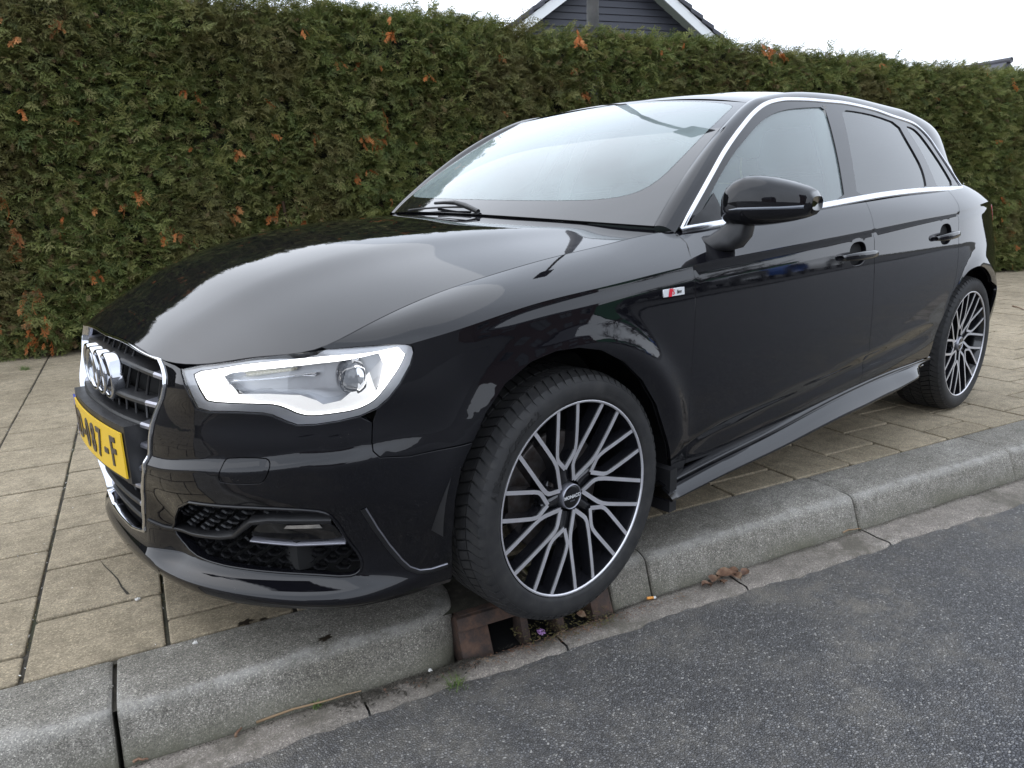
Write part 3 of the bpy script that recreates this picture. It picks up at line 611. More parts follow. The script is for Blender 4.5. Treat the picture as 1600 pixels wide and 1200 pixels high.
# unseen dark sheets added behind the panels to block light in the shut lines
for nm, P_ in (('wing_gap', fen), ('front_door_gap', d1), ('rear_door_gap', d2), ('quarter_gap', q1)):
    o = panel('gap_blocker', 'L', P_, MAT['dark_void'], car, gap=0, hem=0, h=.05, hb=.03, lift=-.016); mirror_obj(o)
# bonnet
hs = np.concatenate([np.linspace(0, 1.0, 30), np.linspace(1.04, s_of_x(-.455), 24)]); he = Lp(hs, np.full(len(hs), 2.0))[:, :2]
def ws_base_x(y): return -.33-.155*np.abs(y/.70)**2.3
yy = np.linspace(.70, 0, 16); rear_e = np.c_[ws_base_x(yy)+.005, yy]
half = np.vstack([he, [(-.472, .722)], rear_e]); hood_poly = np.vstack([half, (half[::-1]*np.array([1, -1]))[1:-1]])
hood = panel('bonnet', 'H', hood_poly, PM, car, h=.02, hb=.012, hem=.014, gap=.0016)
_ip = inset(ccw(hood_poly), -.02); _ip = _ip[_ip[:, 0] < .50]
panel('gap_blocker', 'H', _ip, MAT['dark_void'], car, gap=0, hem=0, h=.06, hb=.04, lift=-.02)  # added dark sheet that keeps the bonnet gap black
# windscreen: black printed band round a clear pane
ws_out = np.vstack([np.c_[np.linspace(-1, 1, 30), np.zeros(30)], np.c_[np.full(14, 1.0), np.linspace(0, 1, 16)[1:-1]], np.c_[np.linspace(1, -1, 30), np.ones(30)], np.c_[np.full(14, -1.0), np.linspace(1, 0, 16)[1:-1]]])
ws_in = round_poly(np.array([(-.93, .125), (-.5, .095), (0, .085), (.5, .10), (.78, .135), (.90, .23), (.935, .5), (.945, .90), (.92, .965), (.5, .975), (-.5, .975), (-.92, .965), (-.945, .90), (-.945, .5), (-.945, .2)]), 2)
panel('windscreen_border', 'W', ws_out, MAT['screen_print'], car, holes=[ws_in], h=.04, hb=.02, hem=.006, hemhole=0, gap=.0015)
panel('windscreen', 'W', ws_in, MAT['windscreen_glass'], car, h=.05, hb=.02, hem=0, hemhole=0, gap=0)
# glasshouse side
co = T('chrome_out'); bl = T('belt'); gF = round_poly(T('glassF'), 1); gR = round_poly(T('glassR'), 1); gQ = round_poly(T('glassQ'), 1)
co_s = smooth_line(co, 4); bl_s = smooth_line(bl, 4)
glass_area = np.vstack([co_s, bl_s[::-1][1:-1]])
trim = panel('pillar_trim', 'G', glass_area, MAT['gloss_black'], car, holes=[gF, gR, gQ], h=.03, hb=.012, gap=0, hem=.01, hemhole=.006, lift=.001)
fw = panel('front_door_glass', 'G', gF, MAT['side_glass'], car, h=.04, gap=0, hem=0, lift=-.004)
rw = panel('rear_door_glass', 'G', gR, MAT['privacy_glass'], car, h=.04, gap=0, hem=0, lift=-.004)
qw = panel('quarter_glass', 'G', gQ, MAT['privacy_glass'], car, h=.04, gap=0, hem=0, lift=-.004)
ch = ribbon('chrome_strip', 'G', co_s, .013, MAT['satin_aluminium'], car, lift=.006, off=.004)
ch2 = ribbon('chrome_strip', 'G', bl_s, .022, MAT['satin_aluminium'], car, lift=.007, off=-.001)
for o in (trim, fw, rw, qw, ch, ch2): mirror_obj(o)
# roof rail strip (A pillar, cant rail, D pillar) and roof
Bw = [Wp(np.array([1.0]), np.array([w]))[0] for w in (0, .17, .36, .57, .80, 1.0)]
Bn = Bw+[np.array(p) for p in ((-1.25, .557, 1.362), (-1.42, .546, 1.387), (-1.62, .541, 1.401), (-1.85, .537, 1.405), (-2.10, .533, 1.398), (-2.35, .528, 1.382), (-2.60, .523, 1.356), (-2.82, .525, 1.325), (-2.875, .55, 1.275), (-2.91, .585, 1.19), (-2.96, .612, 1.115), (-3.03, .632, 1.072), (-3.09, .640, 1.060))]
ax = [-.53, -.62, -.75, -.90, -1.05, -1.17, -1.25, -1.42, -1.62, -1.85, -2.08, -2.25, -2.385, -2.46, -2.54, -2.62]
ci = lambda x: np.interp(-x, -co_s[:, 0], co_s[:, 1])
An = [Gp(x, ci(x)) for x in ax]+[np.array(p) for p in ((-2.76, .727, 1.060), (-2.92, .692, 1.064), (-3.08, .648, 1.062))]
An[0] = np.array([-.505, .757, .925])
An = np.array([np.asarray(a).reshape(3) for a in An]); Bn = np.array(Bn); tt = np.arange(len(An), dtype=float)
fA = ncs(tt, An); fB = ncs(tt, Bn); tq = np.linspace(0, len(An)-1, 150); A_ = fA(tq); B_ = fB(tq); qn = np.linspace(0, 1, 11)
ch_dir = np.gradient((A_+B_)/2, axis=0); nrm = np.cross(ch_dir, B_-A_); nrm /= np.linalg.norm(nrm, axis=1, keepdims=True); nrm[nrm[:, 1]+nrm[:, 2] < 0] *= -1
W_ = np.linalg.norm(B_-A_, axis=1)
PS = A_[:, None]*(1-qn[None, :, None])+B_[:, None]*qn[None, :, None]+nrm[:, None]*((4*qn*(1-qn))[None, :, None]*(W_*np.interp(tq, [0, 11, 12.5, 14, 18], [.17, .17, .10, .03, .01]))[:, None, None])
V = PS.reshape(-1, 3); F = grid_faces(150, 11); a = V[F[0][1]]-V[F[0][0]]; b = V[F[0][2]]-V[F[0][0]]
if np.cross(a, b)@nrm[0] < 0: F = [tuple(reversed(f)) for f in F]
rail = mesh('roof_rail', V, F, PM, car); mirror_obj(rail)
tB = np.linspace(5, 13.4, 60); Be = fB(tB); ug = np.linspace(-1, 1, 41); RV = []
for i, e in enumerate(Be):
    k = i/(len(Be)-1); e2 = e.copy()
    for u in ug:
        bow = .085*(1-u*u)*(1-sst(0, .5, k)); crown = (.048-.010*sst(0, .3, k))*(1-abs(u)**2.4)
        RV.append((e2[0]-bow-(.05*(1-u*u)*sst(.85, 1, k)), e2[1]*u, e2[2]+crown+LEAN*(e2[1]-e2[1]*u)))
RV = np.array(RV)
roof = mesh('roof', RV, grid_faces(60, 41, flip=True) if np.cross(RV[1]-RV[0], RV[41]-RV[0])[2] > 0 else grid_faces(60, 41), PM, car)
# rear window and spoiler
tR = np.linspace(13.4, len(An)-1, 12); Br = fB(tR); RV2 = np.array([(e[0]-.10*(1-u*u), e[1]*u*.97, e[2]+LEAN*(e[1]-e[1]*u)) for e in Br for u in np.linspace(-1, 1, 21)])
mesh('rear_window', RV2, grid_faces(12, 21), MAT['privacy_glass'], car)
spV = []; 
for u in np.linspace(-1, 1, 21):
    y = u*.50; x0 = -2.80-.05*(1-u*u); zt = 1.322+.032*(1-u*u)-LEAN*(y-.5); sx = -2.93-.06*(1-u*u)
    spV += [(x0, y, zt), (x0-.09, y, zt-.014), (sx, y, zt-.040), (sx-.004, y, zt-.058), (x0-.06, y, zt-.06)]
mesh('roof_spoiler', spV, grid_faces(21, 5, flip=True), PM, car)
# floor pan
bbox('underbody', (-3.15, .40, -.66, .66, .18, .22), MAT['dark_void'], car, .01)
bbox('cabin_floor', (-3.2, -.1, -.70, .70, .24, .27), MAT['carpet'], car, 0)
bbox('engine_bay', (-.35, .62, -.60, .60, .22, .60), MAT['dark_void'], car, .02)
# ---------------------------------------------------------------- head lamps
def wall(name, kind, poly, l0, l1, mat, parent):
    q = densify(ccw(SURF[kind][1](poly)), .012); P, n = surf_eval(kind, q, 0, 0); V = np.stack([P+n*l0, P+n*l1], 1).reshape(-1, 3)
    return mesh(name, V, grid_faces(len(q), 2, close_u=True), mat, parent)
def head_lamp(sgn):
    m = (lambda P: P) if sgn > 0 else (lambda P: P[::-1]*np.array([-1, 1]))
    root = empty('head_lamp', parent=car)
    out = m(T('headlight')); do_ = round_poly(T('drl_out'), 1); di_ = T('drl_in'); dw_ = T('drl_low'); h_ = .012
    do = m(do_); hole = m(round_poly(np.vstack([di_[0:2], dw_, di_[10:]]), 1)); low = m(np.vstack([di_[1:10], dw_[::-1]]))
    panel('lamp_lens', 'F', out, MAT['lamp_lens'], root, h=.02, hem=0, gap=.003, lift=-.001)
    panel('lamp_bezel', 'F', out, MAT['lamp_bezel'], root, holes=[do], h=h_, hem=0, hemhole=0, gap=.001, lift=-.008)
    wall('lamp_side', 'F', out, .0, -.05, MAT['gloss_black'], root)
    panel('daytime_light', 'F', do, MAT['drl'], root, holes=[hole], h=h_, hem=0, hemhole=0, gap=0, lift=-.012)
    panel('glowing_step', 'F', low, MAT['lamp_white'], root, h=h_, hem=0, gap=-.001, lift=-.016)  # white reflective step, its brightness added as a weak glow
    wall('lamp_reflector', 'F', hole, -.012, -.018, MAT['lamp_white'], root)
    panel('lamp_bowl', 'F', hole, MAT['lamp_housing'], root, h=h_, hem=0, gap=-.002, lift=-.046)
    wall('lamp_reflector', 'F', m(round_poly(di_, 1)), -.016, -.047, MAT['lamp_reflector'], root)
    ribbon('indicator_reflector', 'F', m(T('ind1')), .020, MAT['amber_reflector'], root, lift=-.030, depth=.045)
    n0 = 14; q1 = T('ind1'); 
    for k in range(n0): c = m(np.array([q1[0]+(q1[-1]-q1[0])*(k+.3)/n0, q1[0]+(q1[-1]-q1[0])*(k+.34)/n0])); ribbon('reflector_rib', 'F', c, .018, MAT['lamp_housing'], root, lift=-.028, depth=.045)
    ribbon('chrome_bar', 'F', m(T('ind2')), .007, MAT['lamp_reflector'], root, lift=-.024, depth=.045)
    b = sc_L(m(T('ball')))[:1]; P, n = surf_eval('F', b, 0, -.036); c = P[0]; r = .038
    rings = [(r*1.14, -.012), (r*1.14, .002), (r, .004), (r*.93, .012), (r*.75, .020), (r*.5, .026), (r*.22, .029), (.0005, .030)]
    V, F = lathe(rings, 28, 'x', c[0]-.004, c[1], c[2]); mesh('projector_lens', V, [tuple(reversed(f)) for f in F], None, root, mats=[MAT['lamp_reflector'], MAT['lamp_glass_ball']], mi=[0 if (i % 7) < 2 else 1 for i in range(len(F))])
    return root
head_lamp(1); head_lamp(-1)
# ---------------------------------------------------------------- grille
grl = empty('grille', parent=car)
mesh_back = panel('grille_backing', 'F', grille_poly, MAT['dark_void'], grl, h=.05, hem=0, gap=-.004, lift=-.075)
wall('grille_surround', 'F', grille_poly, -.004, -.078, MAT['plastic'], grl)
zr = np.array([sv_z(0, 0)[1]]); gz = np.array([Lp(np.array([a]), np.array([b]))[0, 2] for a, b in gr_r[3:]]); gs = gr_r[3:, 0]; oo = np.argsort(gz)
def half_w(z): return float(np.interp(z, gz[oo], gs[oo]))
def vz(s, z):
    zk = _SP(np.atleast_1d(np.asarray(s, float)))[:, 2]; v = (z-ZB)/(zk-ZB)
    return np.where(v > 1, 1+np.clip((z-zk)/(.708-zk), 0, .98), v)
def slat(z, w, thick, depth, l0, name='slat', tip=True):
    n = 34; s = np.linspace(-w, w, n); Q = np.c_[s, vz(s, z)]; P = Lp(Q[:, 0], Q[:, 1]); e = 1e-3
    Tn = Lp(Q[:, 0]+e, Q[:, 1])-Lp(Q[:, 0]-e, Q[:, 1]); Tn /= np.linalg.norm(Tn, axis=1, keepdims=True); o = np.cross(Tn, [0, 0, 1]); o = np.where(o[:, :1] < 0, -o, o); o /= np.linalg.norm(o, axis=1, keepdims=True)
    up = np.array([0, 0, 1.]); sec = [(l0, -thick*.5), (l0, thick*.1), (l0-.004, thick*.5), (l0-depth, thick*.75), (l0-depth, -thick*.5)]
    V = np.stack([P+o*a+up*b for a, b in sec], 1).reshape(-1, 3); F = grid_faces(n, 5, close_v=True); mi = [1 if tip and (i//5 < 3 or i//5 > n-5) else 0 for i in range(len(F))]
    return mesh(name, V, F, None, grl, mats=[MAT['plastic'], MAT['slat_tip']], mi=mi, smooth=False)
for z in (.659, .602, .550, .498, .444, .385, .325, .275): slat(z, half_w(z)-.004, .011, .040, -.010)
for y in np.linspace(-.33, .33, 12):
    vv = np.array([vz(y, z)[0] for z in (.275, .4, .5, .6, .66, .69)]); P = Lp(np.full(6, y), vv)-np.array([.034, 0, 0])
    k = 6 if abs(y) < .2 else 5
    lo = 0 if abs(y) < .16 else (1 if abs(y) < .26 else 2)
    tube('grille_bar', P[lo:k], .0035, MAT['plastic'], grl, n=6)
ribbon('grille_frame', 'F', grille_poly, .011, MAT['frame_chrome'], grl, lift=.005, off=.001, depth=.02, closed=True)
# ring emblem: four overlapping hoops
emb = empty('emblem', parent=grl)
emb.parent = car
for i, y in enumerate((-.0975, -.0325, .0325, .0975)):
    r = .052; w = .0056; x0 = .832+.006*(1-abs(y)/.1)+.0015*(i % 2); pr = [(r-w, -.018), (r-w, .004), (r-w*.75, .0085), (r, .010), (r+w*.75, .0085), (r+w, .004), (r+w, -.018)]
    V, F = lathe(pr, 56, 'x', x0, y, .634); mesh('ring', V, F, MAT['ring_chrome'], emb)
bbox('emblem_bar', (.79, .818, -.11, .11, .606, .612), MAT['plastic'], car, .002)
# number plate on its holder
def curved_box(name, x0, bow, depth, y0, y1, z0, z1, mat, parent, n=18, lean_x=.0):
    ys = np.linspace(y0, y1, n); V = []
    for y in ys:
        xf = x0-bow*(y/.26)**2; V += [(xf, y, z0), (xf-lean_x, y, z1), (xf-depth-lean_x, y, z1), (xf-depth, y, z0)]
    F = grid_faces(n, 4, close_v=True)+[(0, 1, 2, 3), tuple((n-1)*4+i for i in (3, 2, 1, 0))]
    return mesh(name, V, F, mat, parent, smooth=False)
curved_box('plate_holder', .874, .016, .062, -.268, .272, .408, .546, MAT['plastic'], car)
plate = empty('number_plate', parent=car)
curved_box('plate_board', .880, .016, .004, -.26+.044, .26, .420, .530, MAT['plate_yellow'], plate)
curved_box('plate_band', .880, .016, .004, -.26, -.26+.044, .420, .530, MAT['plate_blue'], plate)
def text_mesh(txt, size, extrude, offset=0.0):
    c = bpy.data.curves.new('lettering', 'FONT'); c.body = txt; c.size = size; c.extrude = extrude; c.offset = offset; c.resolution_u = 3; c.align_x = 'CENTER'; c.align_y = 'CENTER'
    o = bpy.data.objects.new('lettering', c); SC.collection.objects.link(o); dg = bpy.context.evaluated_depsgraph_get(); dg.update(); me = o.evaluated_get(dg).to_mesh()
    V = np.array([tuple(v.co) for v in me.vertices]); F = [tuple(p.vertices) for p in me.polygons]; o.evaluated_get(dg).to_mesh_clear(); bpy.data.objects.remove(o); bpy.data.curves.remove(c); return V, F
yc = {0: -.178, 1: -.118, 2: -.068, 3: -.022, 4: .038, 5: .098, 6: .150, 7: .205}
for i, chh in enumerate('HD-087-F'):
    V, F = text_mesh(chh, .104, .0012, .0018); V[:, 0] *= .80 if chh != '-' else .9; V[:, 1] *= 1.0; V[:, 0] -= (V[:, 0].min()+V[:, 0].max())/2
    if chh != '-': V[:, 1] -= (V[:, 1].min()+V[:, 1].max())/2
    y = yc[i]+V[:, 0]; W = np.c_[.8812+V[:, 2]-.016*(y/.26)**2, y, .475+V[:, 1]]; mesh('plate_character', W, F, MAT['plate_ink'], plate, smooth=False)
V, F = text_mesh('NL', .026, .0004, .0006); y = -.238+V[:, 0]; mesh('plate_character', np.c_[.8806+V[:, 2]-.016*(y/.26)**2, y, .437+V[:, 1]], F, MAT['badge_white'], plate, smooth=False)
# ---------------------------------------------------------------- lower intakes
def intake_unit(sgn):
    m = (lambda P: P) if sgn > 0 else (lambda P: P[::-1]*np.array([-1, 1]))
    root = empty('air_intake', parent=car); ip = m(intake)
    panel('intake_backing', 'F', ip, MAT['dark_void'], root, h=.04, hem=0, gap=-.006, lift=-.055)
    wall('intake_surround', 'F', ip, -.002, -.056, MAT['plastic'], root)
    base = ccw(sc_L(ip)); lo = base.min(0); hi = base.max(0); V = []; F = []; a = .0205; pos = []
    for r, w in enumerate(np.arange(lo[1]-.02, hi[1]+.02, a*.98)):
        for c_ in np.arange(lo[0]-.04, hi[0]+.04, a*3.0): pos.append((c_+(a*1.5 if r % 2 else 0), w))
    pos = np.array(pos); pos = pos[inside(inset(base, .002), pos)]
    ang = np.arange(6)*np.pi/3
    for p in pos:
        o = np.c_[p[0]+a*1.0*np.cos(ang), p[1]+a*.565*np.sin(ang)]; i_ = np.c_[p[0]+a*.86*np.cos(ang), p[1]+a*.47*np.sin(ang)]
        P1, _ = surf_eval('F', o, 0, -.016); P2, _ = surf_eval('F', i_, 0, -.020); P3, _ = surf_eval('F', i_, 0, -.040)
        k = len(V); V += list(P1)+list(P2)+list(P3)
        for q_ in range(6):
            r_ = (q_+1) % 6; F += [(k+q_, k+r_, k+6+r_, k+6+q_), (k+6+q_, k+6+r_, k+12+r_, k+12+q_)]
    mesh('honeycomb_grid', V, F, MAT['meshplastic'], root, smooth=False)
    ribbon('intake_frame', 'F', ip, .007, MAT['paint'], root, lift=.004, off=.0, depth=.02, closed=True)
    panel('fog_lamp_panel', 'F', m(round_poly(T('fogbox'), 1)), MAT['gloss_black'], root, h=.02, hem=.02, gap=0, lift=-.006)
    ribbon('intake_blade', 'F', m(T('blade')), .014, MAT['plastic'], root, lift=.004, depth=.03)
    fb = T('fogbox'); lowl = m(np.array([fb[0]*.98+fb[-1]*.02, fb[0]*.5+fb[-1]*.5+[0, -.012], fb[-1]])); ribbon('intake_blade', 'F', lowl, .006, MAT['slat_tip'], root, lift=.002, depth=.02)
    fl = sc_L(m(T('fogbox'))); c = fl.mean(0); u0, u1 = fl[:, 0].min(), fl[:, 0].max()
    fogw = [(.42, .70), (.80, .66), (.78, .82), (.46, .84)]
    F4 = un_L(np.array([(u0+(u1-u0)*(a_ if sgn > 0 else 1-a_), fl[:, 1].min()+(fl[:, 1].max()-fl[:, 1].min())*b_) for a_, b_ in fogw])); panel('fog_lamp', 'F', F4, MAT['lamp_reflector'], root, h=.02, hem=0, gap=0, lift=-.004)
    vt = m(T('vent')); ribbon('corner_vent', 'F', vt, .011, MAT['plastic'], root, lift=.002, depth=.01); ribbon('corner_vent', 'F', vt, .003, MAT['slat_tip'], root, lift=.003, off=.007 if sgn > 0 else -.007, depth=.01)  # second, narrow pale strip paints a highlight along the vent edge
intake_unit(1); intake_unit(-1)
# ---------------------------------------------------------------- sills, arches, liners
def sill(sgn):
    st = T('silltop'); P = Lp(st[:, 0], st[:, 1]); f = ncs(-P[:, 0], P[:, 2]); xs = np.linspace(-.335, -2.20, 50)
    sec = [(.845, .010), (.866, -.002), (.871, -.008), (.868, -.016), (.858, -.018), (.864, -.024), (.872, -.030), (.890, -.048), (.902, -.066), (.905, -.074), (.900, -.082), (.84, -.088), (.74, -.095)]
    V = []
    for x in xs:
        z0 = float(f(-x)); k = 1-sst(-.42, -.335, x)*.0; ty = -.075*sst(-1.95, -2.22, x)
        for y, dz in sec: V.append((x, y+ty*sst(.86, .905, y), z0+dz*np.interp(x, [-2.2, -2.0, -1.8, -1.5, -1.17, -.62, -.36], [.45, .75, .98, 1.02, .86, .60, .50])))
    F = grid_faces(50, len(sec), flip=True)+[tuple(range(len(sec)))]; return mesh('side_skirt', V, F, PM, car)
sk = sill(1); mirror_obj(sk)
mesh('arch_flap', *join_vf([(lambda V: (V, [(0, 1, 3, 2), (4, 6, 7, 5), (0, 4, 5, 1), (2, 3, 7, 6), (0, 2, 6, 4), (1, 5, 7, 3)]))([(x+dx, y, z) for x, dx in ((-.345, 0), (-.375, .0)) for y in (.66, .885) for z in (.165, .29)])]), MAT['plastic'], car, smooth=False)
for cx, cz, R_ in ((0, WZF, .392), (-WB, WZR, .362)):
    for sg in (1, -1):
        V = []; n = 40
        for i in range(n):
            a = math.radians((3 if cx == 0 else -14)+(193 if cx == 0 else 206)*i/(n-1))
            for y in (.845 if cx == 0 else .80, .78, .62, .55): V.append((cx+(R_+(.01 if y < .7 else 0))*math.cos(a), sg*y, cz+R_*math.sin(a)))
        V += [(cx, sg*.55, cz)]; F = grid_faces(n, 4, flip=sg < 0)+[(i*4+3, (i+1)*4+3, len(V)-1) for i in range(n-1)]
        mesh('wheel_liner', V, F, MAT['plastic'], car)
# arch lips: the turned-in edge of the wing
# ---------------------------------------------------------------- wheels
def make_wheel():
    w = empty('wheel', parent=car); R0 = RIM
    # tyre: side walls and carcass
    pr = [(.247, -.012), (.2505, -.004), (.254, .003), (.262, .0055), (.276, .0075), (.290, .0065), (.300, .002), (.3075, -.006), (.312, -.014), (.3145, -.024), (.3145, -.196), (.306, -.214), (.285, -.226), (.255, -.222), (.247, -.21)]
    V, F = lathe(pr, 128); parts = [(V, F)]
    NB = 74
    rows = [(.002, -.036, 0.0, .0052), (-.040, -.078, .5, .006), (-.084, -.128, 0.15, .006), (-.134, -.172, .6, .006), (-.176, -.212, .1, .0052)]
    for i in range(NB):
        for ri, (ya, yb, ph, hgt) in enumerate(rows):
            a0 = (i+ph)/NB*2*math.pi; da = 2*math.pi/NB*.80; vs = []
            for (aa, yy_, skew) in ((0, ya, 0), (0, yb, .55), (1, yb, .55), (1, ya, 0)):
                sk_ = skew*(2*math.pi/NB)*(1 if ri in (0, 2, 3) else -1)
                for top in (0, 1):
                    if ri in (0, 4):
                        edge = (yy_ == ya) if ri == 0 else (yy_ == yb); r_ = (.3065 if top == 0 else .3105) if edge else (.313 if top == 0 else .3205); y_ = (yy_-.006 if ri == 0 else yy_+.004) if edge else yy_
                        if edge and ri == 0: y_ = -.0045 if top else -.008
                    else: r_ = .313 if top == 0 else .3205; y_ = yy_
                    a = a0+da*aa+sk_; vs.append((r_*math.cos(a), y_, r_*math.sin(a)))
            mid = []
            if ri == 0:   # shoulder block has a bend
                F_ = [(1, 3, 5, 7), (0, 1, 7, 6), (2, 4, 5, 3), (0, 2, 3, 1), (4, 6, 7, 5)]
            else: F_ = [(1, 3, 5, 7), (0, 1, 7, 6), (2, 4, 5, 3), (0, 2, 3, 1), (4, 6, 7, 5)]
            parts.append((vs, F_))
            if ri == 0:
                vs2 = []
                for aa, r_, y_ in ((0, .3105, -.0045), (0, .2985, .0038), (1, .2985, .0038), (1, .3105, -.0045)):
                    a = a0+da*aa*.9; vs2 += [((r_-.002)*math.cos(a), y_-.003, (r_-.002)*math.sin(a)), (r_*math.cos(a), y_, r_*math.sin(a))]
                parts.append((vs2, [(1, 3, 5, 7), (0, 1, 7, 6), (2, 4, 5, 3), (0, 2, 3, 1), (4, 6, 7, 5)]))
    V, F = join_vf(parts); n0 = 128*(len(pr)-1)
    me_sm = [i < n0 for i in range(len(F))]; ty = mesh('tyre', V, F, MAT['tyre'], w, smooth=False); ty.data.polygons.foreach_set('use_smooth', np.array(me_sm, bool)); ty.data.update()
    # raised lettering on the side wall
    def arc_text(txt, size, r, a_mid, name, mat, squeeze=1.0, ext=.0006, y0=.0078, par=None):
        V, F = text_mesh(txt, size, ext, size*.02); V[:, 0] *= squeeze; a = math.radians(a_mid)-V[:, 0]/r; rr = r+V[:, 1]
        yb_ = np.interp(rr, [.254, .262, .276, .290, .300], [.0035, .0058, .0078, .0068, .0024])
        return mesh(name, np.c_[-np.cos(a)*rr, yb_+V[:, 2]+.0004, np.sin(a)*rr], F, mat, w, smooth=False)
    arc_text('AllSeasonContact 2', .026, .281, 141, 'tyre_lettering', MAT['lettering'], 1.12)
    V = []; F = []; kk = 0
    for i in range(26):
        for j in range(5):
            a = math.radians(72-(i+.5*(j % 2))*1.25+32*0); r_ = .270+j*.0055; c_, s_ = math.cos(a), math.sin(a); d = .0018; yb_ = float(np.interp(r_, [.254, .262, .276, .290, .300], [.0035, .0058, .0078, .0068, .0024]))+.0009
            for dr, dt in ((d, 0), (0, d), (-d, 0), (0, -d)): V.append((-c_*(r_+dr)+s_*dt, yb_, s_*(r_+dr)+c_*dt))
            F.append((kk, kk+1, kk+2, kk+3)); kk += 4
    mesh('tyre_lettering', V, F, MAT['lettering'], w, smooth=False)
    # rim: flange, barrel
    pr = [(.2525, -.010), (.2530, -.002), (.2500, .0015), (.2455, .0012), (.2440, -.002), (.2425, -.010), (.236, -.030), (.232, -.06), (.228, -.14), (.236, -.20), (.250, -.205)]
    V, F = lathe(pr, 120); mi = [1 if (i % (len(pr)-1)) in (2, 3) else 0 for i in range(len(F))]
    mesh('rim', V, F, None, w, mats=[MAT['spoke_black'], MAT['machined']], mi=mi)
    yf = lambda r: -.003-.030*(1-r)**1.3
    def bar(path, rot, width=.0044):
        P = []
        for i in range(len(path)-1):
            (r0, a0), (r1, a1) = path[i], path[i+1]
            p0 = np.array([-r0*math.cos(math.radians(a0)), r0*math.sin(math.radians(a0))]); p1 = np.array([-r1*math.cos(math.radians(a1)), r1*math.sin(math.radians(a1))])
            for t in np.linspace(0, 1, 7)[:None if i == len(path)-2 else -1]: P.append(p0+(p1-p0)*t)
        P = np.array(P)
        for _ in range(2): P[1:-1] = P[1:-1]*.6+.2*(P[:-2]+P[2:])
        t = np.gradient(P, axis=0); t /= np.hypot(*t.T)[:, None]; n = np.c_[-t[:, 1], t[:, 0]]; V = []
        c_, s_ = math.cos(math.radians(rot)), math.sin(math.radians(rot))
        for p, q in zip(P, n):
            r = np.hypot(*p); y = yf(r); p = p*RIM; wd = width*(1.15 if r > .5 else 1.25)
            for o, dy in ((-1.35, -.034), (-1.25, -.0022), (-1.0, 0), (1.0, 0), (1.25, -.0022), (1.35, -.034)):
                x_, z_ = p+q*wd*o; V.append((x_*c_+z_*s_, y+dy, -x_*s_+z_*c_))
        return V, grid_faces(len(P), 6)
    kinds = [([(.975, 7.7), (.37, 29), (.17, 13)], 0), ([(.975, -7.7), (.45, -13), (.17, 13)], 0), ([(.975, 7.7), (.50, 20), (.33, 10)], 1), ([(.975, -7.7), (.49, -11), (.33, 10)], 1)]
    for path, kd in kinds:
        V, F = bar(path, 0); N_ = None; me0 = None
        for k in range(5):
            rot = (60 if kd == 0 else 24.6)+72*k
            if me0 is None:
                o = mesh('spoke', V, F, None, w, mats=[MAT['spoke_black'], MAT['machined']], mi=[1 if (i % 5) == 2 else 0 for i in range(len(F))]); me0 = o.data
                me0.set_sharp_from_angle(angle=math.radians(25))
            else: o = link('spoke', me0, None, w)
            o.rotation_euler = (0, math.radians(rot), 0)
    # webs: the black arms that carry the pairs of spokes to the hub
    for k in range(5):
        a = math.radians(60+72*k-23); V = []; F = []
        a2 = math.radians(24.6+72*k+10)
        pts = [(.040, a2, .020), (.075, a2, .013), (.105, a2, .007)]; VV = []
        for r_, an, hw in pts:
            c_, s_ = -math.cos(an), math.sin(an); y = yf(r_/RIM)-.004
            for o, dy in ((-1, -.03), (-.8, 0), (.8, 0), (1, -.03)): VV.append((c_*r_-s_*hw*o, y+dy, s_*r_+c_*hw*o))
        mesh('spoke_web', VV, grid_faces(3, 4), MAT['spoke_black'], w)
    pr = [(.0005, -.048), (.030, -.048), (.045, -.046), (.060, -.050), (.068, -.062), (.070, -.10)]
    V, F = lathe(pr, 48); mesh('hub', V, F, MAT['spoke_black'], w)
    for k in range(5):
        a = math.radians(24.6+36+72*k+8); V, F = lathe([(.0005, -.040), (.007, -.040), (.0085, -.043), (.009, -.06)], 6, 'y', -.056*math.cos(a), 0, .056*math.sin(a)); mesh('wheel_bolt', V, F, MAT['iron'], w, smooth=False)
    V, F = lathe([(.0005, -.020), (.020, -.0195), (.027, -.0205), (.0295, -.0225)], 48); mesh('hub_cap', V, F, MAT['gloss_black'], w)
    V, F = lathe([(.0295, -.0225), (.0300, -.0195), (.0315, -.0195), (.0330, -.022), (.0335, -.05)], 48); mesh('hub_cap_ring', V, F, MAT['slat_tip'], w)
    V, F = text_mesh('MONACO', .0125, .0003, .0003); mesh('hub_cap_lettering', np.c_[-V[:, 0], -.0190+V[:, 2], V[:, 1]+.001], F, MAT['badge_white'], w, smooth=False)
    V, F = text_mesh('WHEELS', .0045, .0002, .0); mesh('hub_cap_lettering', np.c_[-V[:, 0], -.0192+V[:, 2], V[:, 1]-.010], F, MAT['slat_tip'], w, smooth=False)
    # brake
    V, F = lathe([(.07, -.085), (.150, -.085), (.156, -.088), (.156, -.105), (.07, -.105)], 60); mesh('brake_disc', V, F, MAT['iron'], w)
    return w
wheel = make_wheel(); wheel.location = (0, .8675, WZF)
bbox('brake_caliper', (.095, .17, .745, .80, WZF-.03, WZF+.11), MAT['iron'], car, .012)
def copy_tree(o, parent):
    c = o.copy(); SC.collection.objects.link(c); c.parent = parent
    for ch in [x for x in o.children]: copy_tree(ch, c)
    return c
for x, y, z, rz, ry in ((-WB, .8555, WZR, 0, 7), (0, -.8675, WZF+.017, math.pi, 20), (-WB, -.8555, WZR, math.pi, 40)):
    c = copy_tree(wheel, car); c.location = (x, y, z); c.rotation_euler = (0, math.radians(ry), rz)
for x in (0, -WB):
    tube('axle', [(x, -.76, .31), (x, .76, .31)], .03, MAT['dark_void'], car)
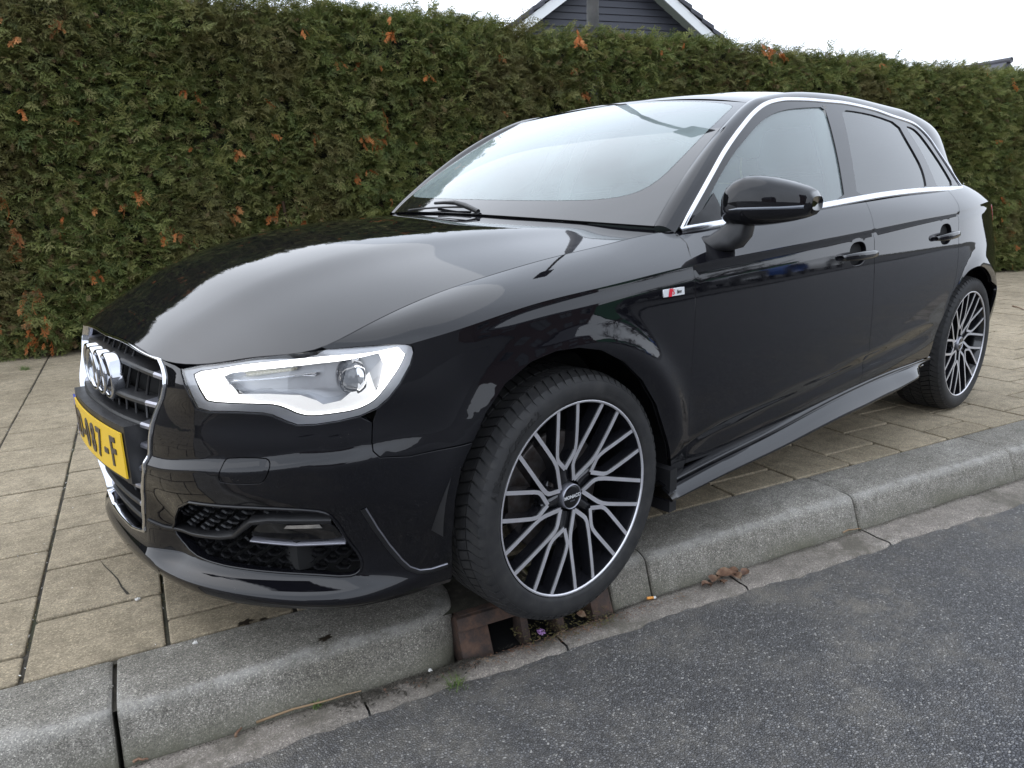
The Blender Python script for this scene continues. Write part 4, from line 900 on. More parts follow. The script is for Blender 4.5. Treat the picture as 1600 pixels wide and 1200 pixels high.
# ---------------------------------------------------------------- mirrors, handles, badges, wipers
def door_mirror(sg):
    root = empty('door_mirror', parent=car)
    S_ = [(.838, -.655, .962, 1.026, .040), (.842, -.655, .949, 1.040, .058), (.855, -.656, .942, 1.056, .068), (.878, -.660, .939, 1.071, .076), (.902, -.667, .939, 1.077, .080), (.930, -.675, .940, 1.075, .080), (.963, -.688, .944, 1.068, .078), (.996, -.704, .950, 1.057, .072), (1.024, -.722, .958, 1.044, .062), (1.040, -.738, .966, 1.032, .050), (1.048, -.748, .978, 1.016, .034)]
    V = []; n = 32
    for y, x, z0, z1, dx in S_:
        zc, hz = (z0+z1)/2, (z1-z0)/2
        for k in range(n):
            a = 2*math.pi*k/n; c_, s_ = math.cos(a), math.sin(a)
            px = x+dx*(abs(c_)**.75)*math.copysign(1, c_)*(1.0 if c_ > 0 else .75); pz = zc+hz*(abs(s_)**.62)*math.copysign(1, s_)
            V.append((px, sg*y, pz))
    f_ = f2 = None; F = grid_faces(len(S_), n, close_v=True, flip=sg > 0); mi = []
    for i in range(len(F)):
        k = i % n; a = 2*math.pi*(k+.5)/n; mi.append(1 if math.sin(a) < -.30 else 0)
    F += [tuple(range(n)), tuple(range(len(V)-1, len(V)-1-n, -1))]; mi += [0, 0]
    hs_ = mesh('mirror_housing', V, F, None, root, mats=[PM, MAT['gloss_black']], mi=mi)
    sig = []
    for y, x, z0, z1, dx in S_[3:-1]: 
        zc, hz = (z0+z1)/2, (z1-z0)/2; sig.append((y, x+dx*1.005*.985, zc-hz*.30))
    Vs = []
    for (y, x, z), hh in zip(sig, (.001, .0035, .004, .004, .004, .0045, .005)): Vs += [(x-.006, sg*y, z+hh+.001), (x+.0035, sg*y, z+hh*.7), (x+.0035, sg*y, z-hh*.7), (x-.006, sg*y, z-hh-.001)]
    mesh('turn_signal', Vs, grid_faces(len(sig), 4, flip=sg > 0), MAT['lamp_glass_ball'], root)
    V = []
    for y, x, z0, z1, dx in S_[3:-2]: 
        zc, hz = (z0+z1)/2, (z1-z0)/2; V += [(x-dx*.75-.001, sg*y, zc-hz*.75), (x-dx*.75-.001, sg*y, zc+hz*.75)]
    mesh('mirror_glass', V, grid_faces(5, 2, flip=sg < 0), MAT['chrome'], root)
    V = []; st = [(.80, -.600, .893, .044, .022), (.835, -.612, .893, .046, .026), (.862, -.628, .908, .044, .032), (.880, -.645, .935, .040, .030), (.890, -.655, .960, .036, .018)]
    for y, x, z, a_, b_ in st:
        for k in range(16):
            t = 2*math.pi*k/16; c_, s_ = math.cos(t), math.sin(t); V.append((x+a_*math.copysign(abs(c_)**.7, c_), sg*(y-b_*.8*math.copysign(abs(s_)**.7, s_)), z+b_*.9*math.copysign(abs(s_)**.7, s_)))
    mesh('mirror_foot', V, grid_faces(5, 16, close_v=True, flip=sg > 0), MAT['plastic'], root)
    if sg < 0:
        root.location = (-.74, -.79, LEAN*1.5-.03); root.rotation_euler = (0, 0, math.radians(-80))       # folded back against the door
        for c in root.children: c.location = (.64, .80, 0)
door_mirror(1); door_mirror(-1)
# black triangle ahead of the door glass
tri = np.array([(-.556, .936), (-.585, .962), (-.635, .985), (-.70, 1.032), (-.715, .962), (-.73, .9475)])
o = panel('mirror_triangle', 'G', tri, MAT['plastic'], car, h=.03, gap=0, hem=.004, lift=.003); mirror_obj(o)
def handle(hp, rc):
    c = hp.mean(0); o1 = panel('handle_recess', 'L', rc, PM, car, h=.012, gap=-.002, hem=0, lift=-.026)
    n = 22; u = np.linspace(-1, 1, n); Q = np.c_[hp[0, 0]-.012+(hp[1, 0]-hp[0, 0]+.024)*(u+1)/2, hp[0, 1]+(hp[1, 1]-hp[0, 1])*(u+1)/2]
    P, N_ = surf_eval('L', Q, 0, 0); V = []
    for i in range(n):
        e = 1-abs(u[i])**4; up = np.array([0, 0, 1.]); l = .002+.030*(1-abs(u[i])**3.2); hz = .0150*(1-.45*abs(u[i])**3)
        for k in range(12):
            t = 2*math.pi*k/12; c_, s_ = math.cos(t), math.sin(t); V.append(P[i]+N_[i]*(l+.0125*math.copysign(abs(c_)**.8, c_))+up*hz*math.copysign(abs(s_)**.8, s_))
    F = grid_faces(n, 12, close_v=True, flip=True)+[tuple(range(12)), tuple(range(12*n-1, 12*n-13, -1))]
    o2 = mesh('door_handle', V, F, PM, car)
    for o in (o1, o2): mirror_obj(o)
handle(hF, rcF); handle(hR, rcR)
bd = sc_L(T('badge')); c0, c1 = bd; tdir = (c1-c0)
def quad(a, b, w): return un_L(np.array([c0+tdir*a+[0, -w], c0+tdir*b+[0, -w], c0+tdir*b+[0, w], c0+tdir*a+[0, w]]))
panel('wing_badge', 'L', quad(.0, 1, .009), MAT['badge_white'], car, h=.02, gap=0, hem=.003, lift=.003)
rq = un_L(np.array([c0+tdir*.20+[0, -.010], c0+tdir*.36+[0, -.010], c0+tdir*.42+[0, .010], c0+tdir*.26+[0, .010]])); panel('wing_badge', 'L', rq, MAT['badge_red'], car, h=.02, gap=0, hem=0, lift=.0042)
for txt, a_, sz, mt in (('S', .46, .019, 'badge_red'), ('line', .74, .013, 'plate_ink')):
    V, F = text_mesh(txt, sz, .0003, .0002); Q = np.c_[c0[0]+tdir[0]*a_-(-V[:, 0]), c0[1]+tdir[1]*a_+V[:, 1]]; P, N_ = surf_eval('L', Q, 0, 0); mesh('badge_lettering', P+N_*(.0038+V[:, 2:3]), F, MAT[mt], car, smooth=False)
# wipers resting on the foot of the screen
for u0, u1, w0 in ((-.55, .02, -.004),):
    us = np.linspace(u0, u1, 16); ww = w0+.028*np.sin(np.linspace(0, 1.4, 16)); P = Wp(us, ww); P[:, 2] += .008; P[:, 0] += .006
    tube('wiper', P, [.004]*16, MAT['plastic'], car, n=6)
P = Wp(np.array([.12, .02, -.08, -.2, -.3]), np.array([.0, .0, .012, .022, .028])); P[:, 2] += np.array([.008, .026, .028, .022, .016]); tube('wiper_arm', P, [.009, .010, .008, .006, .005], MAT['plastic'], car)
# door edge seal line under the chrome, mud guard of the rear arch
# ---------------------------------------------------------------- cabin
V = []
for u in np.linspace(-1, 1, 17):
    for x, z in ((-.40, .90), (-.55, .925), (-.75, .935), (-.88, .905), (-.93, .84), (-.92, .70)):
        V.append((x-.06*(1-u*u)*0, u*.70, z-.02*abs(u)**3+(.025*math.exp(-((u-.5)/.2)**2) if x < -.7 and z > .85 else 0)))
mesh('dashboard', V, grid_faces(17, 6), MAT['vinyl'], car)
sw = Matrix.Translation((-1.02, .36, .86)) @ Matrix.Rotation(math.radians(65), 4, 'Y')
Vt = []; 
for i in range(40):
    a = 2*math.pi*i/40
    for k in range(8):
        b = 2*math.pi*k/8; r = .185+.014*math.cos(b); Vt.append(sw @ Vector((r*math.cos(a), r*math.sin(a), .014*math.sin(b))))
Ft = grid_faces(40, 8, close_u=True, close_v=True); parts = [(Vt, Ft)]
for a in (0, 180, 270):
    d = Vector((math.cos(math.radians(a+180)), math.sin(math.radians(a)), 0)); d = Vector((0, 1, 0)) if a == 0 else (Vector((0, -1, 0)) if a == 180 else Vector((1, 0, 0)))
    v_, f_ = tube(None, [sw @ (d*.04), sw @ (d*.185)], .012, None); parts.append((v_, f_))
v_, f_ = tube(None, [sw @ Vector((0, 0, -.03)), sw @ Vector((0, 0, .02))], .06, None, n=16); parts.append((v_, f_))
mesh('steering_wheel', *join_vf(parts), MAT['vinyl'], car)
def seat(y, x, wide=.25):
    root = empty('seat', parent=car)
    bbox('seat_cushion', (x, x+.50, y-wide, y+wide, .42, .56), MAT['seat'], root, .05, 4)
    V, F = box_vf(-.07, .07, -wide, wide, 0, .62); bm = bevel_mesh(V, F, .05, 4); bm.transform(Matrix.Translation((x-.02, y, .50)) @ Matrix.Rotation(math.radians(-16), 4, 'Y')); bm_obj('seat_backrest', bm, MAT['seat'], root, True)
    if wide < .3:
        V, F = box_vf(-.05, .05, -.13, .13, .64, .82); bm = bevel_mesh(V, F, .035, 4); bm.transform(Matrix.Translation((x-.02, y, .50)) @ Matrix.Rotation(math.radians(-14), 4, 'Y')); bm_obj('head_restraint', bm, MAT['seat'], root, True)
seat(.36, -1.62); seat(-.36, -1.62); seat(0, -2.45, .62)
bbox('cabin_mirror', (-1.075, -1.05, -.12, .12, 1.285, 1.345), MAT['vinyl'], car, .01)
tube('belt_strap', [(-1.62, .66, 1.22), (-1.60, .68, .9), (-1.58, .70, .5)], .012, MAT['seat'], car)
for sg in (1, -1):
    bbox('door_card', (-2.2, -.5, sg*.735-.012, sg*.735+.012, .3, .90), MAT['vinyl'], car, 0)
    tube('pillar_lining', [(-1.56, sg*.60, 1.33), (-1.52, sg*.70, 1.1), (-1.50, sg*.745, .9)], .035, MAT['headliner'], car)
HL = [(x, y, z-.045-.10*(abs(y)/.5)**3*.4) for x, z in ((-1.22, 1.395), (-1.6, 1.43), (-2.1, 1.425), (-2.6, 1.38), (-2.85, 1.33)) for y in np.linspace(-.5, .5, 9)]
mesh('headliner', HL, grid_faces(5, 9), MAT['headliner'], car)
# ================================================================ GROUND
KA = math.radians(13.3); KT = np.array([-math.cos(KA), math.sin(KA)]); KN = np.array([math.sin(KA), math.cos(KA)])
def W3(t, n, z): 
    t, n, z = np.broadcast_arrays(np.asarray(t, float), np.asarray(n, float), np.asarray(z, float)); return np.stack([t*KT[0]+n*KN[0], t*KT[1]+n*KN[1], z], -1)
ROAD_Z = -.118
# materials -------------------------------------------------------
def stonemat(name, cols, speck, scale=1.0, dark=.25, rough=.85, bump=.5, light=.0, island=True):
    q = NT(name); g = q.n('ShaderNodeNewGeometry'); oi = q.n('ShaderNodeObjectInfo'); tcw = g.outputs['Position']
    big = q.noise(2.1, 5, .65, tcw); mid = q.noise(16, 6, .75, tcw); ag = q.vor(330*scale, 'F1', tcw); ag2 = q.vor(150*scale, 'F1', tcw); fine = q.noise(900*scale, 2, .8, tcw)
    base = q.ramp(big, [(.30, cols[0]), (.52, cols[1]), (.75, cols[2])])
    base = q.mix(q.mr(mid, .44, .70, 0, .70), base, tuple(c*.60 for c in cols[0]))
    cr = q.n('ShaderNodeSeparateColor'); q.l(ag.outputs['Color'], cr.inputs[0]); c2 = q.n('ShaderNodeSeparateColor'); q.l(ag2.outputs['Color'], c2.inputs[0])
    gr_ = q.math('MULTIPLY', q.ramp(cr.outputs[0], [(0, 1-dark), (.35, .92), (.70, 1.05), (.92, 1+speck), (1, 1+speck*2.4)]), q.mr(c2.outputs[1], 0, 1, 1-dark*.28, 1+dark*.28))
    gr_ = q.math('MULTIPLY', gr_, q.mr(fine, .3, .7, .86, 1.14))
    vm = q.n('ShaderNodeVectorMath', operation='SCALE'); q.l(base, vm.inputs[0]); q.l(gr_, vm.inputs[3]); base = vm.outputs[0]
    if island: base = q.mix(q.mr(oi.outputs['Random'], 0, 1, 0, .5), base, q.mix(1.0, base, (.80, .79, .77), 'MULTIPLY'))
    q.to('Base Color', base); q.set(Roughness=rough)
    h = q.math('ADD', q.math('MULTIPLY', cr.outputs[1], .5), q.math('ADD', q.math('MULTIPLY', ag.outputs[0], -.5), q.math('MULTIPLY', fine, .5))); q.to('Normal', q.bump(h, bump, .0018)); return q
q = stonemat('paving_concrete', ((.215, .175, .115), (.305, .252, .172), (.385, .322, .228)), .28, 1., .30, bump=.6); MAT['slab'] = q.m
q = stonemat('kerb_concrete', ((.150, .138, .112), (.215, .200, .172), (.30, .283, .25)), .60, 1.35, .55, bump=.7); MAT['kerb'] = q.m
# worn top of the kerb is paler, the foot greener with algae
_g = q.n('ShaderNodeNewGeometry'); _s = q.n('ShaderNodeSeparateXYZ'); q.l(_g.outputs['Position'], _s.inputs[0])
_old = q.b.inputs['Base Color'].links[0].from_socket; _al = q.math('MULTIPLY', q.mr(_s.outputs[2], -.055, -.115, 0, 1), q.mr(q.noise(5, 4, .6, _g.outputs['Position']), .35, .65, .2, .9))
_edge = q.math('MULTIPLY', q.math('MULTIPLY', q.mr(_s.outputs[2], -.030, -.006, 0, 1), q.mr(_s.outputs[2], -.0015, -.006, 0, 1)), q.mr(q.noise(24, 4, .6, _g.outputs['Position']), .3, .6, .1, .8))
q.to('Base Color', q.mix(q.math('MULTIPLY', _edge, .6), q.mix(_al, _old, (.115, .110, .075)), (.40, .385, .355)))
q = stonemat('gutter_concrete', ((.170, .150, .125), (.235, .205, .175), (.300, .270, .235)), .38, 1.3, .38, bump=.7, island=False); MAT['gutter'] = q.m
_g = q.n('ShaderNodeNewGeometry'); _old = q.b.inputs['Base Color'].links[0].from_socket
q.to('Base Color', q.mix(q.mr(q.noise(4.5, 5, .7, _g.outputs['Position']), .50, .62, 0, .75), _old, (.085, .075, .055)))
q = NT('joint_dirt'); _g = q.n('ShaderNodeNewGeometry'); _n = q.noise(40, 5, .7, _g.outputs['Position']); _n2 = q.noise(1.7, 3, .6, _g.outputs['Position'])
q.to('Base Color', q.mix(q.mr(_n2, .5, .7, 0, .6), q.ramp(_n, [(.3, (.022, .019, .014)), (.6, (.050, .043, .032)), (.8, (.12, .105, .08))]), (.05, .065, .02))); q.set(Roughness=.95); q.to('Normal', q.bump(q.noise(300, 3, .7, _g.outputs['Position']), .8, .003)); MAT['dirt'] = q.m
q = NT('asphalt'); _g = q.n('ShaderNodeNewGeometry'); P_ = _g.outputs['Position']
_mp = q.n('ShaderNodeMapping'); q.l(P_, _mp.inputs[0]); v1 = q.vor(165, 'F1', P_); v2 = q.vor(380, 'F1', P_); ve = q.vor(165, 'DISTANCE_TO_EDGE', P_)
_sc = q.n('ShaderNodeSeparateColor'); q.l(v1.outputs['Color'], _sc.inputs[0])
stone = q.ramp(_sc.outputs[0], [(.0, (.018, .019, .023)), (.30, (.050, .051, .058)), (.65, (.120, .122, .134)), (.90, (.22, .22, .225)), (.995, (.46, .44, .41))])
stone = q.mix(q.mr(v2.outputs[0], .2, .5, 0, .35), stone, (.13, .13, .135))
gapm = q.mr(ve.outputs[0], .02, .16, 1, 0)
_w = q.noise(2.6, 6, .7, P_); _w2 = q.noise(14, 5, .7, P_)
dust = q.math('MULTIPLY', q.mr(_w, .44, .66, 0, 1), q.mr(_w2, .38, .66, .15, 1))
# dust collects towards the gutter
_d = q.n('ShaderNodeVectorMath', operation='DOT_PRODUCT'); q.l(P_, _d.inputs[0]); _d.inputs[1].default_value = (KN[0], KN[1], 0); nn_ = _d.outputs['Value']
near = q.mr(nn_, .85, 1.65, 1, 0)
dsum = q.math('MINIMUM', q.math('ADD', q.math('MULTIPLY', dust, q.mr(nn_, .9, 1.9, 1.15, .22)), q.math('MULTIPLY', near, .30)), 1.0)
col = q.mix(q.math('MULTIPLY', gapm, .85), stone, (.018, .018, .019)); col = q.mix(q.math('MULTIPLY', dsum, q.mr(v2.outputs[0], .1, .6, .40, .90)), col, (.26, .235, .195))
q.to('Base Color', col); q.set(Roughness=.62); q.to('Roughness', q.mr(dsum, 0, 1, .50, .85))
hh = q.math('ADD', q.math('MULTIPLY', q.mr(ve.outputs[0], 0, .28, 0, 1), 1.0), q.math('MULTIPLY', q.noise(420, 2, .6, P_), .35)); q.to('Normal', q.bump(hh, 1.0, .0045)); MAT['asphalt'] = q.m
# sub-base under everything, reaching the horizon
e_ = prop(mesh('ground', [(-300, -300, -.16), (300, -300, -.16), (300, 300, -.16), (-300, 300, -.16)], [(0, 1, 2, 3)], MAT['dirt']), kind='structure')
# bedding of the pavement (dark joints)
def strip(name, t0, t1, n0, n1, z, mat, nt_=2, nn_=2, kind='structure', jit=0.0, parent=None):
    V = W3(*np.meshgrid(np.linspace(t0, t1, nt_), np.linspace(n0, n1, nn_), indexing='ij'), z).reshape(-1, 3)
    F = grid_faces(nt_, nn_); a = V[F[0][1]]-V[F[0][0]]; b = V[F[0][2]]-V[F[0][0]]
    if np.cross(a, b)[2] < 0: F = [tuple(reversed(f)) for f in F]
    o = mesh(name, V, F, mat, parent)
    if kind: prop(o, kind=kind)
    return o
pave = strip('pavement', -14, 26, -5.6, .50, -.009, MAT['dirt'])
# slabs -----------------------------------------------------------
PITCH_T, PITCH_N, G_ = .304, .316, .0090
def slab_mesh(w, d, seed, cut=None):
    r = random.Random(seed); b = .0035; x0, x1, y0, y1 = -w/2, w/2, -d/2, d/2
    j = [(r.uniform(-.0012, .0012), r.uniform(-.0012, .0012)) for _ in range(4)]
    c = [(x0+j[0][0], y0+j[0][1]), (x1+j[1][0], y0+j[1][1]), (x1+j[2][0], y1+j[2][1]), (x0+j[3][0], y1+j[3][1])]
    cc = np.array(c); cen = cc.mean(0); V = []
    def ring(s, z):
        out = []
        for i in range(4):
            p = cc[i]; dx = s*np.sign(cen-p); q1 = cc[(i-1) % 4]; q2 = cc[(i+1) % 4]; e1 = (q1-p)/np.linalg.norm(q1-p)*.006; e2 = (q2-p)/np.linalg.norm(q2-p)*.006
            out += [tuple(p+e1+dx)+(z,), tuple(p+e2+dx)+(z,)]
        return out
    V = ring(0, -.05)+ring(0, -b)+ring(b*.45, -b*.3)+ring(b*1.4, 0)
    F = []
    for k in range(3):
        for i in range(8): F.append((k*8+i, k*8+(i+1) % 8, (k+1)*8+(i+1) % 8, (k+1)*8+i))
    F.append(tuple(range(24, 32)))
    me = bpy.data.meshes.new('paving_slab'); me.from_pydata(V, [], F); me.materials.append(MAT['slab']); me.update(); return me
variants = [slab_mesh(PITCH_T-G_, PITCH_N-G_, s) for s in range(6)]
camx = np.array([1.2086, 2.0525]); slabs = []
for k in range(-16, 64):
    t0 = -.748+PITCH_T*k; off = .362 if k % 2 == 0 else .204
    for j in range(0, 18):
        n1 = off-PITCH_N*j; tc_, nc = t0+PITCH_T/2, n1-PITCH_N/2
        if nc < -4.35+.065*tc_: continue
        slabs.append([tc_, nc, PITCH_N-G_, 0])
    d = .4865-off; slabs.append([t0+PITCH_T/2, off+d/2+.001, d-G_, 1])
def proj_ok(t, n):
    p = W3(t, n, 0); d = np.array([p[0]-1.2086, p[1]-2.0525, -1.01]); f = CAMF; r = CAMR; u = CAMU; z = d@f
    return z > .3 and -850 < _fpx*(d@r)/z < 880 and -700 < _fpx*(d@u)/z < 760
def seen(t, n): return any(proj_ok(t+a, n+b) for a in (-.15, .15) for b in (-.15, .15))
vis = [s for s in slabs if seen(s[0], s[1])]; hid = [s for s in slabs if not seen(s[0], s[1])]
def under(s):
    x, y = (W3(s[0], s[1], 0))[:2]; return -3.0 < x < .5 and -.62 < y < .45 or (-2.3 < x < -.2 and -.8 < y < .62)
near_ = sorted([s for s in vis if not under(s)], key=lambda s: (s[0]*KT[0]+s[1]*KN[0]-1.2)**2+(s[0]*KT[1]+s[1]*KN[1]-2.05)**2)[:298]
ids = set(id(s) for s in near_); rest = [s for s in slabs if id(s) not in ids]
half_cache = {}
for s in near_:
    if s[3]: 
        key = round(s[2], 3)
        if key not in half_cache: half_cache[key] = slab_mesh(PITCH_T-G_, s[2], 77)
        me = half_cache[key]
    else: me = variants[random.randrange(6)]
    o = link('paving_slab', me, None, pave); p = W3(s[0], s[1], random.uniform(-.0016, .0012)); o.location = tuple(p)
    o.rotation_euler = (random.uniform(-.004, .004), random.uniform(-.004, .004), -KA+math.pi)
bmv = []; rr = random.Random(5)
for s in rest:
    w, d = (PITCH_T-G_)/2, s[2]/2; z = rr.uniform(-.0016, .0012); q4 = [(s[0]-w, s[1]-d), (s[0]+w, s[1]-d), (s[0]+w, s[1]+d), (s[0]-w, s[1]+d)]; b = .004
    q5 = [(s[0]-w+b, s[1]-d+b), (s[0]+w-b, s[1]-d+b), (s[0]+w-b, s[1]+d-b), (s[0]-w+b, s[1]+d-b)]
    V = [tuple(W3(a_, b_, z-.012)) for a_, b_ in q4]+[tuple(W3(a_, b_, z)) for a_, b_ in q5]
    bmv.append((V, [(3, 2, 1, 0) if False else (4, 7, 6, 5)]+[((i+1) % 4, i, 4+i, 4+(i+1) % 4) for i in range(4)]))
V, F = join_vf(bmv); prop(mesh('paving_slabs', V, F, MAT['slab'], pave, smooth=False), kind='stuff')
simple('crack_dirt', (.035, .030, .022), .95); MAT['black_crack'] = MAT['crack_dirt']
cp = [(157, 876), (165, 886), (173, 893), (184, 905), (190, 917), (200, 928)]; V = []
for i, (a_, b_) in enumerate(cp):
    d_ = CAMF+CAMR*(a_-800)/_fpx-CAMU*(b_-600)/_fpx; o_ = np.array([1.208598, 2.05252, 1.010141]); p_ = o_+d_*(.0026-o_[2])/d_[2]; w_ = (.0008, .0012, .0016, .0018, .0022, .0035)[i]; V += [tuple(p_+np.array([w_, w_*.3, 0])), tuple(p_-np.array([w_, w_*.3, 0]))]
mesh('crack', V, [(2*i, 2*i+1, 2*i+3, 2*i+2) for i in range(5)], MAT['black_crack'], pave, smooth=False)
# kerb ------------------------------------------------------------
kerb = prop(empty('kerb'), kind='structure'); kerb['kind'] = 'structure'
KSEC = [(.492, -.16), (.492, -.003), (.495, 0.0), (.56, .001), (.62, .0005), (.655, -.0005), (.676, -.003), (.690, -.009), (.699, -.018), (.706, -.034), (.724, -.085), (.738, -.125), (.74, -.16)]
def kerb_stone(t0, t1, taper=None, seed=0, dn=0.0):
    r = random.Random(seed); nt_ = max(6, int((t1-t0)/.035)); V = []; ph = [r.uniform(0, 9) for _ in range(6)]
    ts = np.concatenate([[t0, t0+.004], np.linspace(t0+.012, t1-.012, nt_), [t1-.004, t1]])
    for i, t in enumerate(ts):
        e = 1.0 if 0 < i < len(ts)-1 else 0.0; edge = {0: .006, 1: .0015}.get(min(i, len(ts)-1-i), 0)
        for k, (n, z) in enumerate(KSEC):
            wob = .0016*math.sin(t*9+ph[0]+k)+.0012*math.sin(t*31+ph[1]+k*2) if 2 < k < 11 else 0
            chip = 0
            if 5 <= k <= 9: chip = .004*max(0, math.sin(t*17+ph[2])-.80)/.2
            nn2 = n-(edge if k > 5 else 0)-chip*.7+wob*.6+dn; zz = z-edge*.8-chip*.6+(wob*.5 if k > 2 else 0)
            tt_ = t
            if taper is not None and t > t1-.16:      # rounded and broken end of the stone
                u = (t-(t1-.16))/.16; nn2 = n-(max(0, n-.60)*.45*u**2.2 if k > 3 else 0); zz -= .012*u**3
                tt_ = t-.035*u*u*max(0, (n-.55)/.19)
            V.append(tuple(W3(tt_, nn2, zz)))
    m = len(ts); K = len(KSEC); F = grid_faces(m, K); a = np.array(V[F[3][1]])-np.array(V[F[3][0]]); b = np.array(V[F[3][2]])-np.array(V[F[3][0]])
    if np.cross(a, b)[2] < 0: F = [tuple(reversed(f)) for f in F]
    F += [tuple(range(K)), tuple(range((m-1)*K+K-1, (m-1)*K-1, -1))]
    o = mesh('kerb_stone', V, F, MAT['kerb'], kerb); o.data.set_sharp_from_angle(angle=math.radians(40)); return o
js = [(-3.86, -2.87), (-2.862, -1.872), (-1.864, -.868), (-.858, -.048, 'r'), (.392, .528), (.533, 1.425), (1.431, 2.355), (2.361, 3.29), (3.296, 4.2), (4.206, 5.2), (5.206, 6.2), (6.206, 7.2), (7.206, 8.2), (8.206, 9.2), (9.206, 10.2)]
for i, j in enumerate(js): kerb_stone(j[0], j[1], taper=1 if len(j) > 2 else None, seed=i, dn=random.uniform(-.003, .003))
kf = strip('kerb_joint', -3.9, 10.2, .50, .675, -.018, MAT['dirt'], kind=None, parent=kerb)
# gutter blocks ---------------------------------------------------
gut = prop(empty('gutter'), kind='structure')
def gut_edge(t): return .832+.020*sst(.1, 1.0, t)+.034*np.clip(t-.9, 0, 1.4)/1.4+.006*np.sin(t*7.1)+.004*np.sin(t*19+1)+.003*np.sin(t*53)
rr = random.Random(11); t = -3.9; gj = [-.93, -.355, .16, .78, 1.9]
edges = list(np.arange(-3.9, -1.2, .62))+[-.93, -.355, .175, .80, 1.42, 2.05, 2.7]+list(np.arange(3.3, 10.5, .62))
for a_, b_ in zip(edges[:-1], edges[1:]):
    ts = np.linspace(a_+.003, b_-.003, 12); V = []; z0 = ROAD_Z+.006+rr.uniform(-.002, .003)
    for t_ in ts:
        e1 = float(gut_edge(t_)); n0 = .742 if not (-.06 < t_ < .39) else .760
        for k, (n_, dz) in enumerate(((n0, -.03), (n0+.001, -.002), (n0+.02, .0), ((n0+e1)/2, -.003), (e1-.012, -.001), (e1, -.012))): V.append(tuple(W3(t_, n_, z0+dz+.0012*math.sin(t_*23+k))))
    F = grid_faces(12, 6); a = np.array(V[F[2][1]])-np.array(V[F[2][0]]); b = np.array(V[F[2][2]])-np.array(V[F[2][0]])
    if np.cross(a, b)[2] < 0: F = [tuple(reversed(f)) for f in F]
    mesh('gutter_block', V, F, MAT['gutter'], gut)
# road ------------------------------------------------------------
ts = np.linspace(-4.2, 10.5, 420); V = [tuple(W3(t_, float(gut_edge(t_))+.004*math.sin(t_*97)+.003*math.sin(t_*211+.4), ROAD_Z)) for t_ in ts]+[tuple(W3(t_, 7.4, ROAD_Z+.05)) for t_ in ts]
n_ = len(ts); prop(mesh('road', V, [(i+1, i, n_+i, n_+i+1) if False else (i, i+1, n_+i+1, n_+i) for i in range(n_-1)], MAT['asphalt'], smooth=False), kind='structure')
me = bpy.data.objects['road'].data
if me.polygons[5].normal.z < 0: me.flip_normals()
far_road = strip('road', -80, 80, .80, 7.4, ROAD_Z-.004, MAT['asphalt'])
strip('verge', -60, 60, -6.5, -4.3+.0, -.012, MAT['dirt'])
# drain inlet in the kerb ----------------------------------------
q = NT('rusty_iron'); _g = q.n('ShaderNodeNewGeometry'); _n = q.noise(28, 6, .7, _g.outputs['Position']); _s = q.n('ShaderNodeSeparateXYZ'); q.l(_g.outputs['Position'], _s.inputs[0])
q.to('Base Color', q.ramp(_n, [(.30, (.030, .024, .021)), (.48, (.058, .038, .030)), (.62, (.100, .055, .036)), (.80, (.12, .095, .075))])); q.set(Roughness=.8, Metallic=.15); q.to('Normal', q.bump(q.noise(170, 4, .7, _g.outputs['Position']), .6, .002)); MAT['rust'] = q.m
drain = empty('kerb_drain', tuple(W3(.16, .72, ROAD_Z))); prop(drain, 'rusty cast iron kerb drain inlet with slots under the front tyre', 'drain')
def tb(name, t0, t1, n0, n1, z0, z1, mat, parent, bev=.004, slope=0.0):
    V = []
    for t_ in (t0, t1):
        for n_ in (n0, n1):
            for z_ in (z0, z1): V.append(tuple(W3(t_, n_-(slope*(z_-z0) if n_ == n1 else 0), z_)))
    F = [(0, 1, 3, 2), (4, 6, 7, 5), (0, 4, 5, 1), (2, 3, 7, 6), (0, 2, 6, 4), (1, 5, 7, 3)]
    o = bm_obj(name, bevel_mesh(V, F, bev, 2), mat, None, True, 40)
    if parent is not None: o.parent = parent; o.matrix_parent_inverse = Matrix.Translation(-Vector(parent.location))
    return o
bpy.context.view_layer.update()
tb('top_plate', -.070, .385, .500, .690, -.040, -.022, MAT['rust'], drain, .004)
tb('lintel', -.082, .385, .672, .716, -.056, -.024, MAT['rust'], drain, .006, .45)
tb('leg', -.082, .005, .60, .752, -.15, -.038, MAT['rust'], drain, .006, .50)
tb('leg', .318, .386, .55, .752, -.15, -.030, MAT['rust'], drain, .006, .50)
for a_ in (.098, .206): tb('bar', a_, a_+.024, .66, .742, -.15, -.045, MAT['rust'], drain, .008, .42)
tb('chamber', -.06, .385, .50, .515, -.4, -.04, MAT['dark_void'], drain, 0); tb('chamber', -.06, .385, .52, .80, -.162, -.150, MAT['dark_void'], drain, 0)
